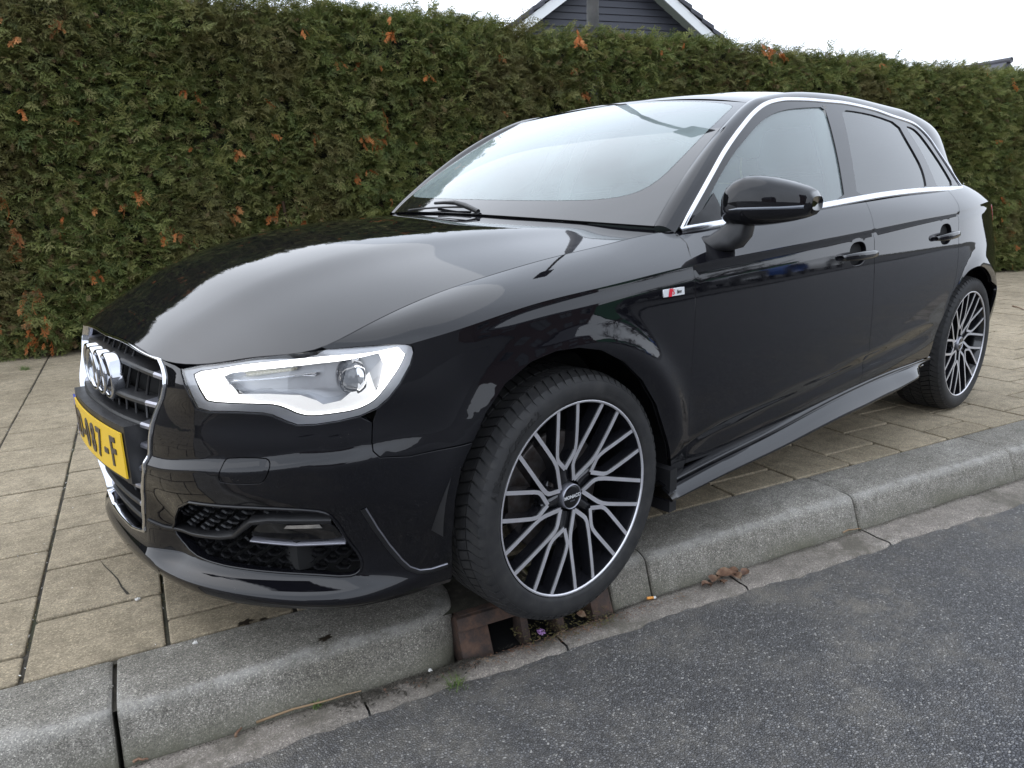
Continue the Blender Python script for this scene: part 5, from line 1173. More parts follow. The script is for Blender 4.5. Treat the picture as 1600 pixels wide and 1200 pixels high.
# ================================================================ LITTER AND WEEDS
q = NT('dead_leaf'); q.to('Base Color', q.ramp(q.noise(31, 3, .6, q.n('ShaderNodeNewGeometry').outputs['Position']), [(.3, (.075, .038, .022)), (.5, (.16, .085, .050)), (.7, (.27, .19, .12))])); q.set(Roughness=.7); MAT['leaf'] = q.m
simple('orange_tip', (.70, .30, .06), .6); simple('white_paper', (.72, .72, .70), .6); simple('purple_foil', (.36, .20, .42), .25, .3); simple('pale_twig', (.24, .16, .09), .8)
q = NT('grass_blade'); q.set(Roughness=.6); q.to('Base Color', q.ramp(q.noise(60), [(.3, (.05, .10, .015)), (.7, (.14, .18, .05))])); MAT['grass'] = q.m
simple('dry_moss', (.10, .085, .030), .95); simple('black_stain', (.02, .014, .008), .5); simple('pale_pebble', (.62, .60, .56), .7)
def at(px, py, z=ROAD_Z+.006):     # photograph position -> place on the ground
    d = CAMF+CAMR*(px-800)/_fpx-CAMU*(py-600)/_fpx; o = np.array([1.208598, 2.05252, 1.010141]); return o+d*(z-o[2])/d[2]
def leaf(px, py, size, rot, label, group, z=ROAD_Z+.008, curl=.4, mat='leaf'):
    V = []; r = random.Random(px*7+py); n = 7
    for i in range(n):
        u = i/(n-1); w = .38*math.sin(math.pi*min(1, u*1.02+.02))**.8*(1+.25*math.sin(u*19))*size
        for s in (-1, 0, 1): V.append(((u-.5)*size, s*w, curl*size*(.35*s*s+.25*math.sin(u*3.1+r.random()))*.5))
    o = mesh('fallen_leaf', V, grid_faces(n, 3), MAT[mat]); o.location = tuple(at(px, py, z)); o.rotation_euler = (r.uniform(-.3, .3), r.uniform(-.3, .3), rot); return prop(o, label, 'leaf', group)
leaf(909, 963, .030, 1.9, 'small tan leaf standing up beside the right leg of the drain inlet', None, ROAD_Z+.02, 1.3)
for i, (x_, y_, s_, r_) in enumerate(((1117, 908, .05, .3), (1135, 900, .06, 2.2), (1152, 903, .045, 1.1), (1105, 915, .04, 2.9), (1163, 896, .035, .1), (1128, 911, .04, 4.0), (1145, 893, .035, 5.0))): leaf(x_, y_, s_, r_, ('broad brown leaf at the middle of the heap in the gutter', 'largest curled leaf on top of the gutter heap', 'curled brown leaf beside the largest one in the gutter heap', 'brown leaf nearest the drain at the end of the gutter heap', 'small leaf at the end of the heap farthest from the drain', 'small leaf on the road side of the gutter heap', 'small leaf leaning against the kerb behind the gutter heap')[i], 'brown leaves heaped in the gutter', ROAD_Z+.012, 1.0)
cg = empty('cigarette_end', tuple(at(1018, 934, ROAD_Z+.011))); cg.rotation_euler = (0, 0, 2.6); prop(cg, 'orange cigarette end lying at the foot of the kerb', 'cigarette end')
V, F = tube(None, [(-.014, 0, 0), (.006, 0, 0)], .0042, None, n=10); mesh('filter', V, F, MAT['orange_tip'], cg); V, F = tube(None, [(.0062, 0, 0), (.013, 0, .0003)], .0040, None, n=10); mesh('stub', V, F, MAT['white_paper'], cg)
def crumple(name, px, py, size, mat, label, cat, z, seed, flat=.5):
    bm = bmesh.new(); bmesh.ops.create_icosphere(bm, subdivisions=3, radius=size); r = random.Random(seed)
    for v_ in bm.verts: k = .55+.6*abs(math.sin(v_.co.x/size*4+seed)*math.cos(v_.co.y/size*5)*1.0+r.uniform(-.25, .25)); v_.co *= k; v_.co.z *= flat
    o = bm_obj(name, bm, mat); o.location = tuple(at(px, py, z)); return prop(o, label, cat)
crumple('sweet_wrapper', 846, 987, .013, MAT['purple_foil'], 'crumpled purple and white sweet wrapper in front of the drain slot', 'wrapper', ROAD_Z+.014, 3)
def twig(px0, py0, px1, py1, r_, mat, label, z=ROAD_Z+.010, name='twig', sag=.004):
    a, b = at(px0, py0, z), at(px1, py1, z); n = 7; P = [a+(b-a)*i/(n-1)+np.array([0, 0, sag*math.sin(math.pi*i/(n-1))])+np.array([.002*math.sin(i*2.1), .002*math.cos(i*1.7), 0]) for i in range(n)]
    return prop(tube(name, P, [r_*(1-.5*i/(n-1)) for i in range(n)], MAT[mat], n=6), label, 'twig')
twig(400, 1128, 565, 1080, .0032, 'pale_twig', 'long thin tan twig lying along the foot of the broken kerb stone')
twig(1316, 832, 1345, 826, .0030, 'pale_twig', 'short pale stick lying beside the kerb joint right of the leaf heap')
twig(208, 1190, 232, 1187, .0035, 'leaf', 'short orange brown twig end at the foot of the left kerb joint')
twig(368, 1150, 378, 1138, .0035, 'leaf', 'orange brown scrap of bark in the gutter joint below the kerb')
twig(1150, 878, 1110, 885, .002, 'leaf', 'thin dark twig against the kerb above the heap of brown leaves', ROAD_Z+.02)
twig(1582, 478, 1600, 484, .006, 'leaf', 'dark twig lying on the slabs behind the rear wheel', .006)
def tuft(px, py, n, h, label, z, seed):
    r = random.Random(seed); V = []; F = []; c = at(px, py, z)
    for i in range(n):
        a = r.uniform(0, 6.28); b = c+np.array([r.gauss(0, h*.30), r.gauss(0, h*.30), 0]); l = h*r.uniform(.5, 1.1); w = .0012; d = np.array([math.cos(a), math.sin(a), 0]); s = np.array([-d[1], d[0], 0])*w; k = len(V)
        for u in (0, .5, 1): p = b+d*l*.75*u*u+np.array([0, 0, l*u*(1-.35*u)]); V += [tuple(p-s*(1-u*.9)), tuple(p+s*(1-u*.9))]
        F += [(k, k+1, k+3, k+2), (k+2, k+3, k+5, k+4)]
    return prop(mesh('grass_tuft', V, F, MAT['grass'], smooth=False), label, 'grass tuft')
tuft(712, 1073, 60, .035, 'small tuft of grass in the gutter left of the drain inlet', ROAD_Z+.004, 1)
tuft(495, 1105, 34, .022, 'tiny tuft of grass at the foot of the kerb beside the long twig', ROAD_Z+.004, 2)
tuft(40, 578, 80, .05, 'patch of bright green weed at the end of the slab joint under the hedge', 0, 3)
# debris in and before the drain, moss in the joints
def scatter(name, fn, n, size, mat, seed, kind='stuff', label=None, cat=None):
    r = random.Random(seed); parts = []
    for i in range(n):
        p = fn(r); s = size*r.uniform(.4, 1.3); a = r.uniform(0, 6.28); tip = np.array([math.cos(a), math.sin(a), r.uniform(-.1, .35)])*s; sd = np.array([-math.sin(a), math.cos(a), r.uniform(-.2, .2)])*s*r.uniform(.12, .5); up = np.array([0, 0, s*.25])
        parts.append(([tuple(p-tip), tuple(p+sd), tuple(p+tip), tuple(p-sd), tuple(p+up)], [(0, 1, 4), (1, 2, 4), (2, 3, 4), (3, 0, 4)]))
    V, F = join_vf(parts); return prop(mesh(name, V, F, mat, smooth=False), label, cat, kind=kind)
def f1(r): t_ = r.gauss(.16, .20); return W3(np.clip(t_, -.3, .75), .765+abs(r.gauss(0, .022)), ROAD_Z+.010)
def f2(r): t_ = r.uniform(.07, .36); return W3(t_, .70+r.uniform(0, .10), ROAD_Z+.006+r.uniform(0, .02))
def f3(r): t_ = r.uniform(-1.2, 3.2); return W3(t_, .748+abs(r.gauss(0, .008)), ROAD_Z+.008)
def f4(r): t_ = r.uniform(-.42, -.05); return W3(t_, .752+abs(r.gauss(0, .022)), ROAD_Z+.010)
scatter('leaf_litter', f1, 620, .0042, MAT['leaf'], 1); scatter('moss', f2, 420, .0048, MAT['dry_moss'], 2); scatter('grit', f3, 900, .0035, MAT['dirt'], 3); scatter('moss', f4, 420, .007, MAT['dirt'], 4)
def f5(r): 
    t_ = r.uniform(-2.2, 9); n_ = r.choice([r.uniform(-3.9, .48), r.uniform(-.9, .48)]); return W3(t_, n_, .0025)
scatter('grit', f5, 500, .0035, MAT['pale_pebble'], 6)
def f6(r):
    k = r.randrange(-3, 3); return W3(-.748+.304*k+r.gauss(0, .003), r.uniform(-3.2, .48), -.002)
scatter('grit', f6, 260, .0038, MAT['pale_pebble'], 8)
def f6b(r): 
    k = r.choice([-1, -1, 0]); return W3(-.748+.304*k+r.gauss(0, .003), r.uniform(-3.6, .48), -.003)
scatter('moss', f6b, 260, .004, MAT['dry_moss'], 9)
def stain(px, py, w, seed, z, label):
    r = random.Random(seed); V = []; n = 26; c = at(px, py, z)
    for i in range(n):
        a = 2*math.pi*i/n; q_ = w*(.55+.45*abs(math.sin(a*2.3+seed))+r.uniform(-.18, .18)); V.append((c[0]+math.cos(a)*q_, c[1]+math.sin(a)*q_*.6, z))
    return prop(mesh('stain', V, [tuple(range(n))], MAT['black_stain'], smooth=False), label, 'stain')
stain(384, 972, .022, 1, .0045, 'dark oily stain on the slab beneath the front bumper'); stain(411, 967, .012, 5, .0046, 'small dark splash right of the oily stain on the slab'); stain(508, 997, .020, 2, .0052, 'dark wet stain on top of the kerb stone')
crumple('pebble', 305, 1004, .006, MAT['pale_pebble'], 'whitish pebble lying in the joint beside the slab with no crack', 'pebble', .002, 1, .8)
crumple('pebble', 215, 936, .007, MAT['pale_pebble'], 'white chip of stone on the slab joint below the bumper lip', 'pebble', .004, 2, .5)
crumple('pebble', 672, 1048, .006, MAT['pale_pebble'], 'white pebble at the foot of the kerb left of the drain inlet', 'pebble', ROAD_Z+.010, 4, .8)
crumple('pebble', 170, 1075, .010, MAT['kerb'], 'grey pebble wedged in the left kerb joint', 'pebble', -.002, 6, .7)
# ================================================================ HEDGE
def foliage_mat(name, stops, rough=.62, var=.35):
    q = NT(name); oi = q.n('ShaderNodeObjectInfo'); g = q.n('ShaderNodeNewGeometry'); big = q.noise(1.3, 4, .65, g.outputs['Position']); tcg = q.n('ShaderNodeAttribute', attribute_name='tip')
    a = q.ramp(oi.outputs['Random'], stops); a = q.mix(q.mr(big, .47, .66, 0, .70), a, (.115, .082, .036)); a = q.mix(q.math('MULTIPLY', q.mr(tcg.outputs['Fac'], .35, 1, 0, 1), .60), a, q.mix(.5, a, (.30, .30, .12)))
    q.to('Base Color', a); q.set(Roughness=rough); q.b.inputs['Specular IOR Level'].default_value = .35
    tr = q.n('ShaderNodeBsdfTranslucent'); q.l(a, tr.inputs[0]); m = q.n('ShaderNodeMixShader'); m.inputs[0].default_value = .22; q.l(q.b.outputs[0], m.inputs[1]); q.l(tr.outputs[0], m.inputs[2]); q.l(m.outputs[0], q.out.inputs[0]); MAT[name] = q.m; return q.m
foliage_mat('hedge_green', [(0, (.042, .070, .016)), (.3, (.088, .124, .027)), (.6, (.140, .170, .040)), (.85, (.200, .210, .062)), (1, (.250, .235, .095))])
foliage_mat('hedge_brown', [(0, (.10, .055, .025)), (.5, (.16, .09, .045)), (1, (.20, .14, .07))])
foliage_mat('hedge_orange', [(0, (.36, .095, .022)), (.6, (.52, .15, .035)), (1, (.56, .23, .08))])
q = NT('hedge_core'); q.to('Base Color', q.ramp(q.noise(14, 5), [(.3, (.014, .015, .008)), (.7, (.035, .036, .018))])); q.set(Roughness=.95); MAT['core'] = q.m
def spray(seed, L=.13, spread=1.0, thin=1.0):
    """one flat frond of scale leaves: stem, side twigs, each with small side tips"""
    r = random.Random(seed); V = []; F = []; tip = []
    def leaf_(p, d, n, l, w, t0, t1):
        k = len(V); s = np.cross(d, n); s /= np.linalg.norm(s)+1e-9; V.extend([p, p+d*l*.45+s*w+n*.002, p+d*l, p+d*l*.45-s*w+n*.002]); tip.extend([t0, (t0+t1)/2, t1, (t0+t1)/2]); F.append((k, k+1, k+2, k+3))
    bend = r.uniform(.3, 1.0); p = np.zeros(3); n0 = 6; ang = 0
    for i in range(n0):
        u = i/n0; ang = bend*u*1.5; d = np.array([math.cos(ang), 0, -math.sin(ang)]); nr = np.array([math.sin(ang), 0, math.cos(ang)]); st = L/n0
        leaf_(p, d, nr, st*1.5, .0026*thin, u*.6, u*.7)
        ls = L*.50*spread*math.sin(math.pi*min(.98, .25+.68*u))**.7
        sd = 1 if i % 2 else -1
        for sd in (-1, 1):
            if r.random() < .12: continue
            a = sd*r.uniform(.55, .9); dd = d*math.cos(a)+np.array([0, 1, 0])*math.sin(a)+nr*r.uniform(-.45, .10); dd /= np.linalg.norm(dd); l = ls*r.uniform(.7, 1.2); p0 = p+d*st*r.uniform(0, .5)
            leaf_(p0, dd, nr, l*.62, .0034*thin, u*.4+.1, u*.4+.45); leaf_(p0+dd*l*.48, dd, nr, l*.56, .0030*thin, u*.3+.5, 1.0)
            for m, s2 in ((.25, 1), (.45, -1), (.62, 1)):
                a2 = a+s2*r.uniform(.5, .8); d2 = d*math.cos(a2)+np.array([0, 1, 0])*math.sin(a2)+nr*r.uniform(-.4, .1); d2 /= np.linalg.norm(d2); leaf_(p0+dd*l*m, d2, nr, l*.34*(1-.3*m), .0026*thin, u*.4+.3, 1.0)
        p = p+d*st
    leaf_(p, d, nr, L*.12, .003*thin, .9, 1.0); return np.array(V), F, tip
HP0 = np.array([0.66, -4.51]); HD = np.array([-.956, .2935]); HNn = np.array([.2935, .956]); HZf = lambda s: 2.665-.017*s
hnf = lambda s, z: .055*np.sin(s*1.7+z*1.1)+.05*np.sin(s*3.9+2.1*z+1)+.035*np.sin(s*7.3-z*4.0)+.02*np.sin(s*15+z*9)
def hpt(s, z, out): return np.stack([HP0[0]+s*HD[0]+out*HNn[0], HP0[1]+s*HD[1]+out*HNn[1], z+0*s], -1)
hedge = empty('hedge', tuple(hpt(np.array(3.), np.array(0.), np.array(0.)))); prop(hedge, 'tall clipped evergreen conifer hedge with orange dead tips along the pavement behind the car', 'hedge')
hinv = Matrix.Translation(-Vector(hedge.location))
ss = np.linspace(-6, 24, 240); zz = np.linspace(0, 1, 14); V = []
for s in ss:
    top = HZf(s)-.08+.04*math.sin(s*2.3)+.03*math.sin(s*5.1)
    for u in zz: z = u*top; V.append(hpt(s, z, float(hnf(s, z))-.13-.10*sst(.86, 1, u)-.06*(1-sst(0, .15, u))))
    V.append(hpt(s, top+.0, -.9)); V.append(hpt(s, 0, -1.0))
core = mesh('branches', V, grid_faces(240, 16, flip=True), MAT['core'], hedge); core.matrix_parent_inverse = hinv
stems = []
rg = random.Random(3)
for i in range(46):
    s = -3+i*.52+rg.uniform(-.1, .1); b = hpt(s, 0, -.10); stems.append(tube(None, [b, b+np.array([rg.uniform(-.05, .05), rg.uniform(-.05, .05), .5]), b+np.array([rg.uniform(-.1, .1), rg.uniform(-.1, .1), 1.1])], [.028, .022, .012], None, n=6))
q = NT('hedge_bark'); q.set(Base_Color=(.10, .065, .042), Roughness=.9); o = mesh('stems', *join_vf(stems), q.m, hedge); o.matrix_parent_inverse = hinv; prop(o, kind='stuff')
protos = bpy.data.collections.new('spray_kinds')
def proto_set(tag_, mat, seeds, L, spread=1., thin=1.):
    c = bpy.data.collections.new(tag_)
    for sd in seeds:
        V, F, tip = spray(sd, L, spread, thin); me = bpy.data.meshes.new('spray'); me.from_pydata([tuple(v_) for v_ in V], [], F); me.materials.append(mat); at_ = me.attributes.new('tip', 'FLOAT', 'POINT'); at_.data.foreach_set('value', np.array(tip, np.float32)); me.update(); c.objects.link(bpy.data.objects.new('spray', me))
    return c
sets = {'g': proto_set('green_sprays', MAT['hedge_green'], range(12), .105, .95, .85), 'b': proto_set('brown_sprays', MAT['hedge_brown'], range(20, 24), .09, .8, .8), 'o': proto_set('orange_sprays', MAT['hedge_orange'], range(30, 34), .085, .75, 1.4)}
def gn_scatter(name, pts, rot, scl, coll, parent, inv):
    me = bpy.data.meshes.new(name); me.from_pydata([tuple(p) for p in pts], [], []); n = len(pts)
    a = me.attributes.new('rot', 'FLOAT_VECTOR', 'POINT'); a.data.foreach_set('vector', rot.astype(np.float32).ravel()); a = me.attributes.new('scl', 'FLOAT', 'POINT'); a.data.foreach_set('value', scl.astype(np.float32))
    o = bpy.data.objects.new(name, me); SC.collection.objects.link(o); o.parent = parent; o.matrix_parent_inverse = inv
    ng = bpy.data.node_groups.new(name, 'GeometryNodeTree'); ng.interface.new_socket('Geometry', in_out='INPUT', socket_type='NodeSocketGeometry'); ng.interface.new_socket('Geometry', in_out='OUTPUT', socket_type='NodeSocketGeometry')
    N_ = ng.nodes.new; gi = N_('NodeGroupInput'); go = N_('NodeGroupOutput'); ip = N_('GeometryNodeInstanceOnPoints'); ci_ = N_('GeometryNodeCollectionInfo'); ci_.inputs[0].default_value = coll; ci_.inputs[1].default_value = True; ci_.inputs[2].default_value = True
    ar = N_('GeometryNodeInputNamedAttribute'); ar.data_type = 'FLOAT_VECTOR'; ar.inputs[0].default_value = 'rot'; asx = N_('GeometryNodeInputNamedAttribute'); asx.data_type = 'FLOAT'; asx.inputs[0].default_value = 'scl'
    ip.inputs['Pick Instance'].default_value = True; ri = N_('FunctionNodeRandomValue'); ri.data_type = 'INT'; ri.inputs[4].default_value = 0; ri.inputs[5].default_value = max(0, len(coll.objects)-1)
    e2r = N_('FunctionNodeEulerToRotation'); L_ = ng.links.new
    L_(gi.outputs[0], ip.inputs['Points']); L_(ci_.outputs[0], ip.inputs['Instance']); L_(ar.outputs[0], e2r.inputs[0]); L_(e2r.outputs[0], ip.inputs['Rotation']); L_(asx.outputs[0], ip.inputs['Scale']); L_(ri.outputs[2], ip.inputs['Instance Index']); L_(ip.outputs[0], go.inputs[0])
    md = o.modifiers.new('scatter', 'NODES'); md.node_group = ng; prop(o, kind='stuff'); return o
yaw0 = math.atan2(HNn[1], HNn[0])
def face_pts(n, rs, zlo=0, zhi=1.0, depth=.05):
    s = -4+26*rs.random(n)**1.15; z = (zlo+(zhi-zlo)*rs.random(n))*HZf(s); out = hnf(s, z)+rs.normal(0, depth, n)-.12*sst(.90, 1.0, z/HZf(s))-.05*(1-sst(0, .10, z/HZf(s))); P = hpt(s, z, out); P = P[:, :] if P.ndim == 2 else P
    return P, s, z
def spray_rot(n, rs, up=0.0):
    # euler XYZ: frond axis +x; turn about z to face the road with spread, pitch, then roll
    return np.stack([rs.normal(0, .75, n), -(rs.normal(.15+up, .55, n)), yaw0+rs.normal(0, .75, n)], 1)
rs = np.random.default_rng(12)
P, s, z = face_pts(95000, rs, depth=.038); gapn = np.sin(s*2.9+z*3.7)*np.sin(s*1.3-z*2.9+1.0); keep = rs.random(len(s)) < np.where(gapn > .93, .25, 1.0)
P = P[keep]; R_ = spray_rot(len(P), rs, .25); gn_scatter('foliage', P, R_, rs.uniform(.75, 1.5, len(P)), sets['g'], hedge, hinv)
P, s, z = face_pts(20000, rs, depth=.05); k = rs.random(len(s)) < (.25+.75*sst(.2, .8, np.sin(s*.9+2)*.5+.5)); P = P[k]; gn_scatter('brown_foliage', P, spray_rot(len(P), rs), rs.uniform(.6, 1.15, len(P)), sets['b'], hedge, hinv)
# dead orange tips, in small clusters, more of them low down
cl = []
for i in range(330):
    s_ = -1.5+18*rs.random()**1.3; z_ = HZf(s_)*(rs.random()**1.7)*.95+.12; nn2 = rs.integers(1, 4) if rs.random() < .85 else rs.integers(5, 10); v_ = rs.random() < .25
    for _ in range(nn2): cl.append((s_+rs.normal(0, .025), z_+rs.normal(0, .06 if v_ else .02)))
cl += [(-.12+rs.normal(0, .02), .95+rs.normal(0, .10)) for _ in range(14)]+[(.02+rs.normal(0, .03), .36+rs.normal(0, .05)) for _ in range(8)]
for s0_, z0_, n0_, w_, h_ in ((.24, .98, 16, .03, .14), (.30, .36, 12, .05, .07), (.72, .62, 6, .04, .04), (.22, 2.30, 7, .03, .07), (1.75, 1.02, 7, .05, .05), (1.30, .92, 5, .04, .04), (2.3, .95, 6, .06, .05), (.55, .95, 4, .03, .04), (2.9, .75, 6, .05, .05)):
    cl += [(s0_+rs.normal(0, w_), z0_+rs.normal(0, h_)) for _ in range(n0_)]
cl = np.array(cl); P = hpt(cl[:, 0], cl[:, 1], hnf(cl[:, 0], cl[:, 1])+.055+rs.normal(0, .02, len(cl))); Rr = spray_rot(len(P), rs); Rr[:, 1] = np.abs(Rr[:, 1])+.3; gn_scatter('dead_foliage', P, Rr, rs.uniform(.6, 1.35, len(P)), sets['o'], hedge, hinv)
# shaggy top: upright sprays over the upper edge
n = 20000; s = -4+26*rs.random(n)**1.15; out = -rs.random(n)**1.5*.7; z = HZf(s)-.07+.04*np.sin(s*2.3)+.03*np.sin(s*5.1)+rs.normal(0, .03, n)-.06*(out > -.08)+.03*rs.random(n)
P = hpt(s, z, out+hnf(s, z)*.5-.10); Rr = np.stack([rs.normal(0, .8, n), -np.abs(rs.normal(.75, .45, n)), rs.uniform(-math.pi, math.pi, n)*.6+yaw0], 1); gn_scatter('foliage', P, Rr, rs.uniform(.7, 1.25, n), sets['g'], hedge, hinv)
n = 130; s = -2+24*rs.random(n); P = hpt(s, HZf(s)+.04*np.sin(s*2.3)+rs.uniform(-.02, .05, n), -.15-.3*rs.random(n)); Rr = np.stack([rs.normal(0, .6, n), -rs.normal(1.25, .25, n), rs.uniform(-3, 3, n)], 1); gn_scatter('foliage', P, Rr, rs.uniform(1.0, 1.8, n), sets['g'], hedge, hinv)
# ================================================================ LAMP POST
q = NT('galvanised_steel'); _n = q.noise(9, 5); q.set(Metallic=.35, Roughness=.55); q.to('Base Color', q.ramp(_n, [(.3, (.16, .16, .17)), (.7, (.24, .24, .25))])); MAT['galv'] = q.m
LP = Vector((-4.285, -3.115, 0)); lamp = empty('lamp_post', tuple(LP)); prop(lamp, 'plain grey steel lamp post rising out of the front of the hedge', 'lamp post')
tube('post', [(0, 0, 0), (0, 0, 1.2), (0, 0, 3.3)], [.066, .064, .055], MAT['galv'], lamp, n=20)
D = Vector((.62, .78, 0)); arm = [Vector((0, 0, 3.25)), Vector((0, 0, 3.9)), D*.10+Vector((0, 0, 4.25)), D*.45+Vector((0, 0, 4.5)), D*1.0+Vector((0, 0, 4.55)), D*1.5+Vector((0, 0, 4.52))]; tube('arm', arm, [.055, .045, .040, .036, .032, .03], MAT['galv'], lamp, n=12)
V, F = box_vf(-.30, .34, -.11, .11, -.05, .06); bm = bevel_mesh(V, F, .04, 3); bm.transform(Matrix.Translation(D*1.75+Vector((0, 0, 4.50))) @ Matrix.Rotation(math.atan2(D.y, D.x), 4, 'Z')); bm_obj('lamp_head', bm, MAT['plastic'], lamp, True)
# ================================================================ HOUSE BEHIND THE HEDGE
simple('dark_boarding', (.040, .042, .055), .55); simple('white_paint', (.78, .79, .78), .45); simple('soffit_paint', (.50, .55, .48), .6)
q = NT('roof_tile'); q.set(Roughness=.7); q.to('Base Color', q.ramp(q.noise(3, 4), [(.3, (.045, .045, .055)), (.7, (.075, .075, .088))])); MAT['rooftile'] = q.m
simple('brick_wall', (.085, .045, .035), .85); simple('dull_frame', (.10, .095, .09), .6); simple('window_glass', (.02, .025, .03), .05, 0, Coat_Weight=1.0); simple('green_wall', (.05, .18, .09), .7)
HROT = 0.0
def HW(t, n, z):
    a_, b_ = t-9.44, n+12.0; c_, s_ = math.cos(HROT), math.sin(HROT); return W3(9.44+a_*c_-b_*s_, -12.0+a_*s_+b_*c_, z)
HROT = math.radians(11)
hn = -12.0; ap = (9.237, 6.32); sl, sr = .697, .697
house = empty('gabled_house', tuple(HW(9.4, hn, 0))); prop(house, 'house gable with dark blue grey boarding and white bargeboards showing above the hedge', 'house')
hi2 = Matrix.Translation(-Vector(house.location))
def hm(name, V, F, mat, smooth=False): o = mesh(name, V, F, mat, house, smooth=smooth); o.matrix_parent_inverse = hi2; return o
def gable_span(z): return ap[0]-(ap[1]-z)/sl, ap[0]+(ap[1]-z)/sr
z = 2.9; k = 0
while z < 6.2:                                                     # weather boards
    a0, b0 = gable_span(z); a1, b1 = gable_span(min(z+.135, 6.4)); a0, b0, a1, b1 = a0+.30, b0-.42, a1+.30, b1-.42
    if b1 > a1: V = [HW(a0, hn+.030, z), HW(b0, hn+.030, z), HW(b1, hn+.008, z+.135), HW(a1, hn+.008, z+.135), HW(a0, hn, z), HW(b0, hn, z), HW(b1, hn-.03, z+.135), HW(a1, hn-.03, z+.135)]; hm('weather_board', V, [(0, 1, 2, 3), (4, 5, 1, 0), (7, 3, 2, 6), (0, 3, 7, 4), (1, 5, 6, 2)], MAT['dark_boarding'])
    z += .14
hm('wall', [HW(gable_span(0)[0]+2.5, hn-.05, 0), HW(gable_span(0)[1]-3.6, hn-.05, 0), HW(gable_span(2.9)[1]-.5, hn-.05, 2.9), HW(ap[0], hn-.05, 6.3), HW(gable_span(2.9)[0]+.4, hn-.05, 2.9)], [(0, 1, 2, 3, 4)], MAT['brick_wall'])
for sgn, sl_ in ((-1, sl), (1, sr)):
    L_ = 2.65 if sgn < 0 else 3.05; tE = ap[0]+sgn*L_; zE = ap[1]-L_*sl_
    dz = .23
    V = [HW(ap[0], hn+.42, ap[1]-.13), HW(tE, hn+.42, zE-.13), HW(tE, hn+.42, zE-.13-dz), HW(ap[0], hn+.42, ap[1]-.13-dz)]; V += [HW(ap[0], hn+.38, ap[1]-.13), HW(tE, hn+.38, zE-.13), HW(tE, hn+.38, zE-.13-dz), HW(ap[0], hn+.38, ap[1]-.13-dz)]
    hm('bargeboard', V, [(0, 1, 2, 3), (7, 6, 5, 4), (3, 2, 6, 7), (0, 4, 5, 1), (1, 5, 6, 2)], MAT['white_paint'])
    hm('soffit', [HW(ap[0], hn+.38, ap[1]-.30), HW(tE, hn+.38, zE-.30), HW(tE, hn, zE-.30), HW(ap[0], hn, ap[1]-.30)], [(0, 1, 2, 3)], MAT['soffit_paint'])
    nT = 11
    for i in range(nT):                                            # courses of roof tiles, lapped
        u0, u1 = i/nT, (i+1)/nT; ta, tb_ = ap[0]+sgn*L_*u0, ap[0]+sgn*L_*(u1+.01); za, zb_ = ap[1]-L_*u0*sl_, ap[1]-L_*u1*sl_
        V = [HW(ta, hn+.46, za-.05), HW(tb_, hn+.46, zb_-.01), HW(tb_, hn+.46, zb_-.10), HW(ta, hn+.46, za-.13)]+[HW(ta, hn-8, za-.05), HW(tb_, hn-8, zb_-.01), HW(tb_, hn-8, zb_-.10), HW(ta, hn-8, za-.13)]
        hm('roof_tile_course', V, [(0, 1, 2, 3), (0, 4, 5, 1), (1, 5, 6, 2), (2, 6, 7, 3)], MAT['rooftile'])
HROT = 0.0
cot = empty('far_roof', tuple(HW(27.3, -14, 0))); prop(cot, 'dark ridge of a distant roof with a pale gable just above the hedge at its far end', 'house'); ci2 = Matrix.Translation(-Vector(cot.location))
V = [HW(27.3-2.4, -14, 3.95), HW(27.3, -14, 5.50), HW(27.3+2.4, -14, 3.95), HW(27.3-2.4, -20, 3.95), HW(27.3, -20, 5.50), HW(27.3+2.4, -20, 3.95), HW(27.3-2.4, -14, 3.80), HW(27.3, -14, 5.30), HW(27.3+2.4, -14, 3.80)]
o = mesh('roof', V, [(0, 1, 4, 3), (1, 2, 5, 4), (0, 6, 7, 1), (1, 7, 8, 2)], MAT['rooftile'], cot, smooth=False); o.matrix_parent_inverse = ci2
o = mesh('gable_wall', [HW(25.1, -14.1, 0), HW(29.5, -14.1, 0), HW(29.5, -14.1, 3.9), HW(27.3, -14.1, 5.30), HW(25.1, -14.1, 3.9)], [(0, 1, 2, 3, 4)], MAT['white_paint'], cot, smooth=False); o.matrix_parent_inverse = ci2
o = tube('ridge_cap', [tuple(HW(27.3, -13.9, 5.50)), tuple(HW(27.3, -20, 5.50))], .10, MAT['rooftile'], cot, n=8); o.matrix_parent_inverse = ci2
